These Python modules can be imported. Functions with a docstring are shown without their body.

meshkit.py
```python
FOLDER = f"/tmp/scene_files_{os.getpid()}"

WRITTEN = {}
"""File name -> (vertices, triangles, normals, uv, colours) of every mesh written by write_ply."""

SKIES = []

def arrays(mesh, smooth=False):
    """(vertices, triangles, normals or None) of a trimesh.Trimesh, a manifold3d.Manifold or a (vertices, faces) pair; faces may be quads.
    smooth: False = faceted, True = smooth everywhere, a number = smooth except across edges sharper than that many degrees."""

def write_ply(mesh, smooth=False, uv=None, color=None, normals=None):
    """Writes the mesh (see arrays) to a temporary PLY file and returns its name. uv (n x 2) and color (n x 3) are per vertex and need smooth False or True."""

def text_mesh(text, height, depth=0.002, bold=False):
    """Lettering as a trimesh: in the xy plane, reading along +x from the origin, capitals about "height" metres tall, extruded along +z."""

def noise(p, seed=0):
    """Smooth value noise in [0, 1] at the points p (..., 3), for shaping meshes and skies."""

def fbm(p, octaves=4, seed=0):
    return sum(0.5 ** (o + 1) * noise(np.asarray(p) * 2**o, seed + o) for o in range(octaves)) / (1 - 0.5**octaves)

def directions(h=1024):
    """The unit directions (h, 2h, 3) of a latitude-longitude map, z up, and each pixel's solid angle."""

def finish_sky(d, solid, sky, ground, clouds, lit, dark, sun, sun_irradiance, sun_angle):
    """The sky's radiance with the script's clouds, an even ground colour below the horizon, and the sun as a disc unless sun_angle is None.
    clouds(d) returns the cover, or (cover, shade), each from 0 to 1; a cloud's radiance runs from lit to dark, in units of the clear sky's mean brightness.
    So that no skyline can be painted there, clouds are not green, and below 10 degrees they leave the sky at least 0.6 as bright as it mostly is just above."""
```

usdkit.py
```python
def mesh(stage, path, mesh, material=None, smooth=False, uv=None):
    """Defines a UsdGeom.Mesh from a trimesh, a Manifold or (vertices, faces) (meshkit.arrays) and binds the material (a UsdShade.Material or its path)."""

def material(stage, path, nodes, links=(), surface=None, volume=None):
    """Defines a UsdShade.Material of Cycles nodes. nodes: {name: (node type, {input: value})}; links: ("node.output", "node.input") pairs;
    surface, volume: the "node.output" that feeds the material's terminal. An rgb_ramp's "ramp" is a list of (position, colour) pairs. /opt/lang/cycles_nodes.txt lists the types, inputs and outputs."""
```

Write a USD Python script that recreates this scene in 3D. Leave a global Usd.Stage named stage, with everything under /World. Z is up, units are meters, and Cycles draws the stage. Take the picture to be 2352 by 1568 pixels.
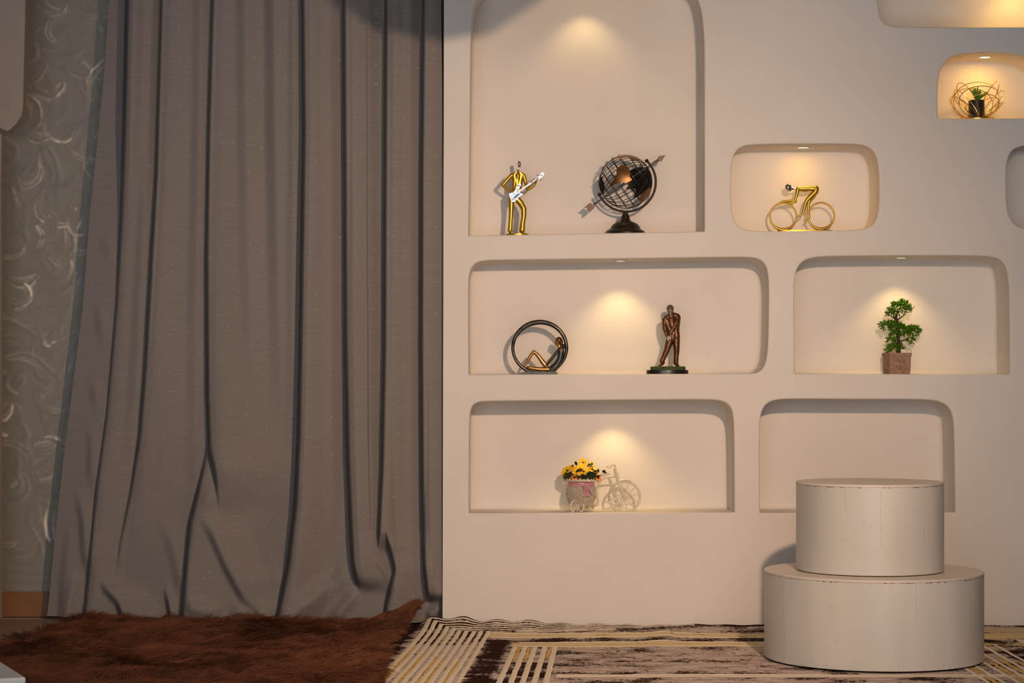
import math, numpy as np, trimesh, usdkit, meshkit
import manifold3d as m3
import shapely
from shapely.geometry import Polygon, Point, LineString
from scipy.spatial import Delaunay
from pxr import Usd, UsdGeom, UsdLux, UsdShade, Gf, Sdf, Vt

stage = Usd.Stage.CreateInMemory()
UsdGeom.SetStageUpAxis(stage, UsdGeom.Tokens.z)
world = UsdGeom.Xform.Define(stage, '/World')
stage.SetDefaultPrim(world.GetPrim())
PI = math.pi

# ------------------------------------------------------------------ camera
# Level camera 7.8 m in front of the niche wall (y = 0), 0.933 m above the floor; lens shifted up.
F, CX, HY, DW, CH = 4700.0, 1176.0, 880.0, 7.8, 0.933     # focal length in px, centre column, horizon row, distance, height
cam = UsdGeom.Camera.Define(stage, '/World/camera')
cam.CreateHorizontalApertureAttr(36.0)
cam.CreateFocalLengthAttr(F / 2352 * 36.0)
cam.CreateVerticalApertureOffsetAttr((HY - 784.0) / 2352 * 36.0)
cam.CreateClippingRangeAttr((0.05, 100.0))
cam.CreateExposureAttr(0.0)
cam.AddTranslateOp().Set((0, -DW, CH))
cam.AddRotateXOp().Set(90)

# ------------------------------------------------------------------ light
dome = UsdLux.DomeLight.Define(stage, '/World/sky_light')         # dim even room light
dome.CreateColorAttr((0.95, 0.98, 1.06))
dome.CreateIntensityAttr(0.86)


def cone(light, angle, soft):
    s = UsdLux.ShapingAPI.Apply(light.GetPrim())
    s.CreateShapingConeAngleAttr(angle)
    s.CreateShapingConeSoftnessAttr(soft)


KEY = np.array([1.0, -4.2, 2.0])                                    # the studio lamp that throws the shadows
key = UsdLux.SphereLight.Define(stage, '/World/key_lamp_light')
key.CreateRadiusAttr(0.05)
key.CreateColorAttr((1.0, 0.665, 0.44))
key.CreateIntensityAttr(4080.0)
_d = np.array([-0.14, 0.0, 0.60]) - KEY
_d /= np.linalg.norm(_d)
_z = -_d
_x = np.cross([0, 0, 1.0], _z); _x /= np.linalg.norm(_x)
_y = np.cross(_z, _x)
key.AddTransformOp().Set(Gf.Matrix4d(*_x, 0, *_y, 0, *_z, 0, *KEY, 1))
cone(key, 37.0, 1.0)


# ------------------------------------------------------------------ helpers
def wp(px, py, y=0.0):
    """world point on the plane at depth y that stands at the photograph's (px, py)"""
    Z = DW + y
    return np.array([(px - CX) / F * Z, y, CH + (HY - py) / F * Z])


def numbered(parent, name):
    k, n = 0, name
    while stage.GetPrimAtPath(f'{parent}/{n}'):
        k += 1
        n = f'{name}_{k:03d}'
    return f'{parent}/{n}'


def tag(prim, label=None, cat=None, group=None, kind=None):
    for k, v in (('label', label), ('category', cat), ('group', group), ('kind', kind)):
        if v:
            prim.SetCustomDataByKey(k, v)
    return prim


def thing(name, label, cat, loc=(0, 0, 0), rz=0.0, group=None):
    x = UsdGeom.Xform.Define(stage, numbered('/World', name))
    x.AddTranslateOp().Set(tuple(map(float, loc)))
    if rz:
        x.AddRotateZOp().Set(float(rz))
    return tag(x.GetPrim(), label, cat, group)


def obj(name, mesh, mat, parent=None, smooth=35, uv=None, kind=None, label=None):
    path = numbered(str(parent.GetPath()) if parent is not None else '/World', name)
    m = usdkit.mesh(stage, path, mesh, mat, smooth=smooth, uv=uv)
    p = m.GetPrim()
    tag(p, label, None, None, kind)
    return p


def node(name, parent):
    return UsdGeom.Xform.Define(stage, numbered(str(parent.GetPath()), name)).GetPrim()


def cat(*ms):
    out = []
    for m in ms:
        out += m if isinstance(m, list) else [m]
    return trimesh.util.concatenate(out)


def moved(m, t):
    m = m.copy(); m.apply_translation(t); return m


def tube(pts, r, sides=8, closed=False):
    p = np.asarray(pts, float)
    n = len(p)
    r = np.broadcast_to(np.asarray(r, float), (n,))
    if closed:
        t = np.roll(p, -1, 0) - np.roll(p, 1, 0)
    else:
        t = np.gradient(p, axis=0)
    t /= np.linalg.norm(t, axis=1, keepdims=True) + 1e-12
    a = np.zeros_like(p)
    ref = np.array([0, 0, 1.0]) if abs(t[0][2]) < 0.9 else np.array([1.0, 0, 0])
    v = ref - t[0] * ref.dot(t[0]); v /= np.linalg.norm(v)
    for i in range(n):
        v = v - t[i] * v.dot(t[i]); v /= np.linalg.norm(v) + 1e-12
        a[i] = v
    b = np.cross(t, a)
    ang = np.arange(sides) * 2 * PI / sides
    V = p[:, None] + r[:, None, None] * (np.cos(ang)[None, :, None] * a[:, None] + np.sin(ang)[None, :, None] * b[:, None])
    V = V.reshape(-1, 3)
    rows = n if closed else n - 1
    i, j = np.meshgrid(np.arange(rows), np.arange(sides), indexing='ij')
    i2 = (i + 1) % n
    if closed:      # undo the twist of the transported frame
        d0 = np.array([a[0].dot(np.cos(q) * a[-1] + np.sin(q) * b[-1]) for q in ang])
        sh = int(np.argmax(d0))
    else:
        sh = 0
    j1 = (j + np.where(i == n - 1, 0, 0))
    q = np.stack([i * sides + (j + np.where(i == n - 1, sh, 0)) % sides, i * sides + (j + 1 + np.where(i == n - 1, sh, 0)) % sides,
                  i2 * sides + (j1 + 1) % sides, i2 * sides + j1 % sides], -1).reshape(-1, 4)
    f = np.vstack([q[:, [0, 1, 2]], q[:, [0, 2, 3]]])
    if not closed:
        c0, c1 = len(V), len(V) + 1
        V = np.vstack([V, p[0], p[-1]])
        k = np.arange(sides)
        f = np.vstack([f, np.stack([np.full(sides, c0), (k + 1) % sides, k], 1),
                       np.stack([np.full(sides, c1), (n - 1) * sides + k, (n - 1) * sides + (k + 1) % sides], 1)])
    return trimesh.Trimesh(V, f, process=False)


def lathe(prof, n=48, cap=True):
    prof = np.asarray(prof, float)
    a = np.arange(n) * 2 * PI / n
    V = np.stack([prof[:, 0][:, None] * np.cos(a), prof[:, 0][:, None] * np.sin(a), np.repeat(prof[:, 1][:, None], n, 1)], -1).reshape(-1, 3)
    i, j = np.meshgrid(np.arange(len(prof) - 1), np.arange(n), indexing='ij')
    q = np.stack([i * n + j, i * n + (j + 1) % n, (i + 1) * n + (j + 1) % n, (i + 1) * n + j], -1).reshape(-1, 4)
    f = np.vstack([q[:, [0, 1, 2]], q[:, [0, 2, 3]]])
    return trimesh.Trimesh(V, f, process=False)


def blob(chains, edge, it=10, ell=()):
    it = it * 3
    """one continuous body: hulls of spheres along each chain [(x, y, z, r), ...], plus ellipsoids (c, (rx, ry, rz)), joined and smoothed"""
    parts = []
    for ch in chains:
        ch = np.asarray(ch, float)
        sp = [m3.Manifold.sphere(q[3], 28).translate(tuple(q[:3])) for q in ch]
        if len(sp) == 1:
            parts.append(sp[0])
        parts += [m3.Manifold.batch_hull([sp[k], sp[k + 1]]) for k in range(len(sp) - 1)]
    for c, rr in ell:
        parts.append(m3.Manifold.sphere(1.0, 28).scale(tuple(rr)).translate(tuple(c)))
    m = m3.Manifold.batch_boolean(parts, m3.OpType.Add).refine_to_length(edge).to_mesh()
    t = trimesh.Trimesh(m.vert_properties[:, :3], m.tri_verts, process=False)
    t.merge_vertices()
    if it:
        trimesh.smoothing.filter_taubin(t, lamb=0.5, nu=0.52, iterations=it)
    return t


def ellipsoid(c, r, sub=3):
    m = trimesh.creation.icosphere(sub, 1.0); m.apply_scale(r); m.apply_translation(c); return m


def plate(poly, thick, bevel=0.0):
    """outline in the xz plane (list of (x, z)) extruded along y from 0 to -thick (towards the camera)"""
    P = Polygon(poly).buffer(0) if not isinstance(poly, Polygon) else poly
    gs = list(getattr(P, 'geoms', [P]))
    out = []
    for g in gs:
        if bevel:
            cs = lambda q: m3.CrossSection([np.asarray(q.exterior.coords)[:-1]] + [np.asarray(h.coords)[:-1] for h in q.interiors], m3.FillRule.EvenOdd)
            inner = g.buffer(-bevel)
            pieces = [cs(g).extrude(thick - 2 * bevel).translate((0, 0, bevel))]
            for gi in getattr(inner, 'geoms', [inner]):
                if not gi.is_empty:
                    pieces.append(cs(gi).extrude(thick))
            m = m3.Manifold.batch_boolean(pieces, m3.OpType.Add).to_mesh()
            t = trimesh.Trimesh(m.vert_properties[:, :3], m.tri_verts, process=False)
        else:
            t = trimesh.creation.extrude_polygon(g, thick, engine='earcut')
        v = t.vertices
        out.append(trimesh.Trimesh(np.stack([v[:, 0], -v[:, 2], v[:, 1]], 1), t.faces, process=False))
    return cat(out)


def chaikin(p, n=2):
    p = np.asarray(p, float)
    for _ in range(n):
        q = np.roll(p, -1, 0)
        p = np.stack([0.75 * p + 0.25 * q, 0.25 * p + 0.75 * q], 1).reshape(-1, 2)
    return p


def spline(p, n=40):
    from scipy.interpolate import CubicSpline
    p = np.asarray(p, float)
    s = np.r_[0, np.cumsum(np.linalg.norm(np.diff(p, axis=0), axis=1))]
    return CubicSpline(s, p)(np.linspace(0, s[-1], n))


# ------------------------------------------------------------------ materials
def mat(name, color, rough=0.5, metal=0.0, var=0.0, vscale=8.0, bump=0.0, bscale=60.0, stretch=(1, 1, 1), **kw):
    n = {'p': ('principled_bsdf', {'base_color': color, 'roughness': rough, 'metallic': metal, **kw})}
    l = []
    if var or bump:
        n['tc'] = ('texture_coordinate', {})
        n['mp'] = ('mapping', {'scale': stretch})
        l += [('tc.object', 'mp.vector')]
    if var:
        c = np.array(color)
        n['n'] = ('noise_texture', {'scale': vscale, 'detail': 5.0, 'roughness': 0.6})
        n['r'] = ('rgb_ramp', {'ramp': [(0.3, tuple(np.clip(c * (1 - var), 0, 1))), (0.7, tuple(np.clip(c * (1 + var), 0, 1)))]})
        l += [('mp.vector', 'n.vector'), ('n.fac', 'r.fac'), ('r.color', 'p.base_color')]
    if bump:
        n['bn'] = ('noise_texture', {'scale': bscale, 'detail': 4.0})
        n['b'] = ('bump', {'strength': bump, 'distance': 0.002})
        l += [('mp.vector', 'bn.vector'), ('bn.fac', 'b.height'), ('b.normal', 'p.normal')]
    return usdkit.material(stage, '/World/Looks/' + name, n, l, surface='p.BSDF')


M = {}
# painted plaster of the niche wall: cream, faint roller relief, a few small scuffs
M['plaster'] = usdkit.material(stage, '/World/Looks/plaster', {
    'tc': ('texture_coordinate', {}),
    'n': ('noise_texture', {'scale': 2.2, 'detail': 4.0}),
    'r': ('rgb_ramp', {'ramp': [(0.3, (0.69, 0.635, 0.565)), (0.7, (0.735, 0.685, 0.62))]}),
    'mp': ('mapping', {'scale': (9, 9, 22)}),
    's': ('noise_texture', {'scale': 1.6, 'detail': 3.0, 'roughness': 0.7}),
    'sr': ('rgb_ramp', {'ramp': [(0.0, (0.55, 0.5, 0.45)), (0.205, (0.6, 0.55, 0.5)), (0.225, (1, 1, 1)), (1.0, (1, 1, 1))]}),
    'mul': ('mix_color', {'blend_type': 'multiply', 'fac': 0.6}),
    'b1': ('noise_texture', {'scale': 140.0, 'detail': 3.0}),
    'b2': ('noise_texture', {'scale': 9.0, 'detail': 2.0}),
    'ma': ('math', {'math_type': 'multiply_add', 'value2': 6.0}),
    'bu': ('bump', {'strength': 0.10, 'distance': 0.001}),
    'p': ('principled_bsdf', {'roughness': 0.62, 'specular_ior_level': 0.3}),
}, [('tc.object', 'n.vector'), ('n.fac', 'r.fac'), ('tc.object', 'mp.vector'), ('mp.vector', 's.vector'), ('s.fac', 'sr.fac'),
    ('r.color', 'mul.a'), ('sr.color', 'mul.b'), ('mul.result', 'p.base_color'),
    ('tc.object', 'b1.vector'), ('tc.object', 'b2.vector'), ('b2.fac', 'ma.value1'), ('b1.fac', 'ma.value3'), ('ma.value', 'bu.height'), ('bu.normal', 'p.normal')],
    surface='p.BSDF')
M['gold'] = mat('gold', (0.56, 0.36, 0.055), 0.37, 0.9)
M['gold_wire'] = mat('gold_wire', (0.80, 0.55, 0.18), 0.22, 1.0)
M['chrome'] = mat('chrome', (0.62, 0.61, 0.60), 0.1, 1.0)
M['cast_chrome'] = mat('cast_chrome', (0.42, 0.42, 0.43), 0.12, 1.0, bump=0.9, bscale=75)
M['iron'] = mat('iron', (0.018, 0.015, 0.013), 0.38, 0.5)
M['iron_base'] = mat('iron_base', (0.035, 0.026, 0.016), 0.4, 0.55, var=0.4, vscale=30)
M['copper'] = mat('copper', (0.25, 0.115, 0.042), 0.4, 0.75, var=0.45, vscale=22)
M['copper_dull'] = mat('copper_dull', (0.11, 0.068, 0.048), 0.5, 0.6)
M['teal_bronze'] = mat('teal_bronze', (0.05, 0.058, 0.055), 0.34, 0.6, var=0.8, vscale=260, bump=0.35, bscale=420)
M['ring_metal'] = mat('ring_metal', (0.052, 0.044, 0.034), 0.24, 0.65, var=0.9, vscale=45, bump=0.06, bscale=400)
M['bronze_skin'] = mat('bronze_skin', (0.46, 0.225, 0.075), 0.33, 0.8)
M['bronze'] = mat('bronze', (0.135, 0.058, 0.026), 0.36, 0.65, var=0.6, vscale=60, bump=0.7, bscale=75)
M['pewter'] = mat('pewter', (0.30, 0.255, 0.205), 0.4, 0.6, var=0.5, vscale=120, bump=0.1, bscale=150)
M['black_gloss'] = mat('black_gloss', (0.012, 0.010, 0.009), 0.25)
M['black_pot'] = mat('black_pot', (0.012, 0.009, 0.009), 0.45)
M['turf'] = mat('turf', (0.045, 0.075, 0.018), 0.8, var=0.7, vscale=160)
M['terracotta'] = mat('terracotta', (0.34, 0.20, 0.125), 0.85, var=0.35, vscale=90, bump=0.45, bscale=85)
M['soil'] = mat('soil', (0.07, 0.035, 0.02), 0.95, var=0.5, vscale=150)
M['bark'] = mat('bark', (0.030, 0.014, 0.009), 0.7, var=0.5, vscale=90)
M['cream_paint'] = mat('cream_paint', (0.66, 0.58, 0.43), 0.42, var=0.06, vscale=30)
M['wicker'] = mat('wicker', (0.66, 0.56, 0.43), 0.55, var=0.12, vscale=60)
M['liner'] = mat('liner', (0.22, 0.13, 0.075), 0.9)
M['petal'] = mat('petal', (0.90, 0.50, 0.004), 0.5, var=0.22, vscale=60)
M['petal_orange'] = mat('petal_orange', (0.82, 0.25, 0.012), 0.5, var=0.2, vscale=50)
M['flower_eye'] = mat('flower_eye', (0.045, 0.014, 0.006), 0.8, var=0.6, vscale=300)
M['dark_leaf'] = mat('dark_leaf', (0.020, 0.036, 0.008), 0.5)
M['ribbon'] = usdkit.material(stage, '/World/Looks/ribbon', {
    'p': ('principled_bsdf', {'base_color': (0.68, 0.30, 0.34), 'roughness': 0.35, 'sheen_weight': 0.4}),
    't': ('translucent_bsdf', {'color': (0.72, 0.36, 0.40)}), 'm': ('mix_closure', {'fac': 0.25})},
    [('p.BSDF', 'm.closure1'), ('t.BSDF', 'm.closure2')], surface='m.closure')
M['pearl'] = mat('pearl', (0.85, 0.8, 0.76), 0.15)


def leafy(name, a, b, scale):
    return usdkit.material(stage, '/World/Looks/' + name, {
        'tc': ('texture_coordinate', {}), 'n': ('noise_texture', {'scale': scale, 'detail': 2.0}),
        'r': ('rgb_ramp', {'ramp': [(0.33, a), (0.67, b)]}),
        'p': ('principled_bsdf', {'roughness': 0.38}), 't': ('translucent_bsdf', {}), 'm': ('mix_closure', {'fac': 0.18})},
        [('tc.object', 'n.vector'), ('n.fac', 'r.fac'), ('r.color', 'p.base_color'), ('r.color', 't.color'), ('p.BSDF', 'm.closure1'), ('t.BSDF', 'm.closure2')],
        surface='m.closure')


M['bonsai_leaf'] = leafy('bonsai_leaf', (0.04, 0.14, 0.006), (0.17, 0.36, 0.012), 70.0)
M['spike_leaf'] = leafy('spike_leaf', (0.05, 0.18, 0.02), (0.24, 0.42, 0.05), 60.0)
# silver-grey effect plaster of the far wall: trowel swirls are relief, worn brighter on their backs
M['swirl'] = usdkit.material(stage, '/World/Looks/swirl', {
    'a': ('attribute', {'attribute': 'tone'}),
    'r': ('rgb_ramp', {'ramp': [(0.0, (0.14, 0.125, 0.10)), (0.40, (0.25, 0.222, 0.18)), (0.62, (0.38, 0.33, 0.27)), (1.0, (0.82, 0.68, 0.55))]}),
    'tc': ('texture_coordinate', {}), 'n': ('noise_texture', {'scale': 120.0, 'detail': 3.0}),
    'bu': ('bump', {'strength': 0.2, 'distance': 0.001}),
    'p': ('principled_bsdf', {'roughness': 0.45, 'metallic': 0.12})},
    [('a.fac', 'r.fac'), ('r.color', 'p.base_color'), ('tc.object', 'n.vector'), ('n.fac', 'bu.height'), ('bu.normal', 'p.normal')], surface='p.BSDF')
M['beige'] = mat('beige', (0.33, 0.265, 0.215), 0.6, var=0.05, vscale=6)
M['brown_tile'] = mat('brown_tile', (0.24, 0.105, 0.04), 0.3, var=0.15, vscale=6)
M['floor_tile'] = mat('floor_tile', (0.23, 0.16, 0.105), 0.28, var=0.12, vscale=7)
M['grout'] = mat('grout', (0.42, 0.34, 0.26), 0.8)
M['white_box'] = mat('white_box', (0.72, 0.74, 0.72), 0.45, var=0.05)
M['black_cloth'] = mat('black_cloth', (0.015, 0.015, 0.016), 0.8)
# curtain cloth: taupe, fine horizontal slubs, scattered pale flecks
M['curtain'] = usdkit.material(stage, '/World/Looks/curtain', {
    'uv': ('uvmap', {'attribute': 'st'}),
    'm1': ('mapping', {'scale': (9, 520, 1)}), 'n1': ('noise_texture', {'scale': 1.0, 'detail': 3.0, 'roughness': 0.7}),
    'r1': ('rgb_ramp', {'ramp': [(0.25, (0.185, 0.164, 0.150)), (0.75, (0.25, 0.226, 0.208))]}),
    'm2': ('mapping', {'scale': (62, 190, 1)}), 'n2': ('voronoi_texture', {'scale': 1.0, 'randomness': 1.0}),
    'r2': ('rgb_ramp', {'ramp': [(0.0, (1, 1, 1)), (0.10, (1, 1, 1)), (0.16, (0, 0, 0)), (1.0, (0, 0, 0))]}),
    'sp': ('separate_color', {}), 'th': ('math', {'math_type': 'greater_than', 'value2': 0.86}), 'mu': ('math', {'math_type': 'multiply'}), 'rb': ('rgb_to_bw', {}),
    'mx': ('mix_color', {'b': (0.62, 0.56, 0.50)}),
    'm3': ('mapping', {'scale': (900, 900, 1)}), 'n3': ('noise_texture', {'scale': 1.0, 'detail': 1.0}),
    'bu': ('bump', {'strength': 0.15, 'distance': 0.0006}),
    'p': ('principled_bsdf', {'roughness': 0.85, 'specular_ior_level': 0.1})},
    [('uv.UV', 'm1.vector'), ('m1.vector', 'n1.vector'), ('n1.fac', 'r1.fac'), ('uv.UV', 'm2.vector'), ('m2.vector', 'n2.vector'), ('n2.distance', 'r2.fac'),
     ('n2.color', 'sp.color'), ('sp.r', 'th.value1'), ('r2.color', 'rb.color'), ('rb.val', 'mu.value1'), ('th.value', 'mu.value2'), ('mu.value', 'mx.fac'), ('r1.color', 'mx.a'),
     ('mx.result', 'p.base_color'), ('uv.UV', 'm3.vector'), ('m3.vector', 'n3.vector'), ('n3.fac', 'bu.height'), ('bu.normal', 'p.normal')], surface='p.BSDF')
# white-painted board of the drums: vertical sheen bands, scratches, brown chips
M['drum'] = usdkit.material(stage, '/World/Looks/drum', {
    'tc': ('texture_coordinate', {}),
    'm1': ('mapping', {'scale': (5, 5, 0.7)}), 'n1': ('noise_texture', {'scale': 1.3, 'detail': 3.0}),
    'r1': ('rgb_ramp', {'ramp': [(0.3, (0.50, 0.475, 0.42)), (0.7, (0.60, 0.575, 0.52))]}),
    'm2': ('mapping', {'scale': (7, 7, 95), 'rotation': (0.05, 0.1, 0)}), 'n2': ('noise_texture', {'scale': 1.5, 'detail': 6.0, 'roughness': 0.75}),
    'r2': ('rgb_ramp', {'ramp': [(0.0, (0.25, 0.22, 0.19)), (0.265, (0.35, 0.31, 0.27)), (0.31, (1, 1, 1)), (1.0, (1, 1, 1))]}),
    'm3': ('mapping', {'scale': (14, 14, 14)}), 'n3': ('noise_texture', {'scale': 2.0, 'detail': 5.0, 'roughness': 0.8}),
    'r3': ('rgb_ramp', {'ramp': [(0.0, (0.2, 0.15, 0.12)), (0.205, (0.2, 0.15, 0.12)), (0.225, (1, 1, 1)), (1.0, (1, 1, 1))]}),
    'x1': ('mix_color', {'blend_type': 'multiply', 'fac': 0.75}), 'x2': ('mix_color', {'blend_type': 'multiply', 'fac': 0.9}),
    'bu': ('bump', {'strength': 0.15, 'distance': 0.001}),
    'p': ('principled_bsdf', {'roughness': 0.36})},
    [('tc.object', 'm1.vector'), ('m1.vector', 'n1.vector'), ('n1.fac', 'r1.fac'), ('tc.object', 'm2.vector'), ('m2.vector', 'n2.vector'), ('n2.fac', 'r2.fac'),
     ('tc.object', 'm3.vector'), ('m3.vector', 'n3.vector'), ('n3.fac', 'r3.fac'), ('r1.color', 'x1.a'), ('r2.color', 'x1.b'), ('x1.result', 'x2.a'), ('r3.color', 'x2.b'),
     ('x2.result', 'p.base_color'), ('n3.fac', 'bu.height'), ('bu.normal', 'p.normal')], surface='p.BSDF')
M['drum_top'] = mat('drum_top', (0.60, 0.535, 0.46), 0.4, var=0.06, vscale=6)
M['crack'] = mat('crack', (0.14, 0.11, 0.085), 0.9)
M['fur'] = usdkit.material(stage, '/World/Looks/fur', {
    'g': ('geometry', {}), 'n': ('noise_texture', {'scale': 7.0, 'detail': 4.0, 'roughness': 0.7}),
    'r': ('rgb_ramp', {'ramp': [(0.3, (0.062, 0.022, 0.010)), (0.7, (0.205, 0.073, 0.034))]}),
    'p': ('principled_bsdf', {'roughness': 0.6, 'specular_ior_level': 0.2})},
    [('g.position', 'n.vector'), ('n.fac', 'r.fac'), ('r.color', 'p.base_color')], surface='p.BSDF')
M['fur_hide'] = mat('fur_hide', (0.07, 0.025, 0.013), 0.95)
# woven carpet: pinkish beige ground eaten by dark brown weft streaks
M['carpet'] = usdkit.material(stage, '/World/Looks/carpet', {
    'uv': ('uvmap', {'attribute': 'st'}), 'z': ('attribute', {'attribute': 'zone'}), 'zs': ('separate_color', {}),
    'm1': ('mapping', {'scale': (60, 78, 1)}), 'n1': ('noise_texture', {'scale': 1.0, 'detail': 6.0, 'roughness': 0.75}),
    'm2': ('mapping', {'scale': (7, 10, 1)}), 'n2': ('noise_texture', {'scale': 1.0, 'detail': 3.0}),
    'a1': ('math', {'math_type': 'multiply_add', 'value2': 0.80}),
    'a2': ('math', {'math_type': 'multiply_add', 'value2': 0.40}),
    'rd': ('rgb_ramp', {'ramp': [(0.0, (0, 0, 0)), (0.835, (0, 0, 0)), (0.905, (1, 1, 1)), (1.0, (1, 1, 1))]}),
    'n4': ('noise_texture', {'scale': 1.0, 'detail': 4.0, 'roughness': 0.7}), 'm4': ('mapping', {'scale': (11, 26, 1), 'location': (3, 5, 0)}),
    'rg': ('rgb_ramp', {'ramp': [(0.3, (0.33, 0.25, 0.19)), (0.5, (0.54, 0.43, 0.37)), (0.72, (0.70, 0.62, 0.59))]}),
    'my': ('mapping', {'scale': (4, 150, 1)}), 'ny': ('noise_texture', {'scale': 1.0, 'detail': 2.0}),
    'ry': ('rgb_ramp', {'ramp': [(0.3, (0.50, 0.33, 0.14)), (0.5, (0.74, 0.58, 0.32)), (0.75, (0.80, 0.68, 0.45))]}),
    'mg': ('mix_color', {}), 'md': ('mix_color', {'b': (0.034, 0.014, 0.011)}),
    'bu': ('bump', {'strength': 0.5, 'distance': 0.0015}),
    'p': ('principled_bsdf', {'roughness': 1.0, 'specular_ior_level': 0.02})},
    [('z.color', 'zs.color'), ('uv.UV', 'm1.vector'), ('m1.vector', 'n1.vector'), ('uv.UV', 'm2.vector'), ('m2.vector', 'n2.vector'),
     ('n2.fac', 'a1.value1'), ('n1.fac', 'a1.value3'), ('zs.r', 'a2.value1'), ('a1.value', 'a2.value3'), ('a2.value', 'rd.fac'),
     ('uv.UV', 'm4.vector'), ('m4.vector', 'n4.vector'), ('n4.fac', 'rg.fac'), ('uv.UV', 'my.vector'), ('my.vector', 'ny.vector'), ('ny.fac', 'ry.fac'),
     ('rg.color', 'mg.a'), ('ry.color', 'mg.b'), ('zs.g', 'mg.fac'), ('mg.result', 'md.a'), ('rd.color', 'md.fac'), ('md.result', 'p.base_color'),
     ('n1.fac', 'bu.height'), ('bu.normal', 'p.normal')], surface='p.BSDF')
M['cream_yarn'] = mat('cream_yarn', (0.76, 0.66, 0.50), 0.85, var=0.08, vscale=60, bump=0.6, bscale=300)
M['gold_yarn'] = mat('gold_yarn', (0.66, 0.37, 0.05), 0.6, var=0.55, vscale=70, bump=0.6, bscale=300)
M['lamp_glow'] = usdkit.material(stage, '/World/Looks/lamp_glow', {'e': ('emission', {'color': (1.0, 0.82, 0.5), 'strength': 3.5})}, surface='e.emission')
M['lamp_trim'] = mat('lamp_trim', (0.62, 0.58, 0.5), 0.35, 0.3)

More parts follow.
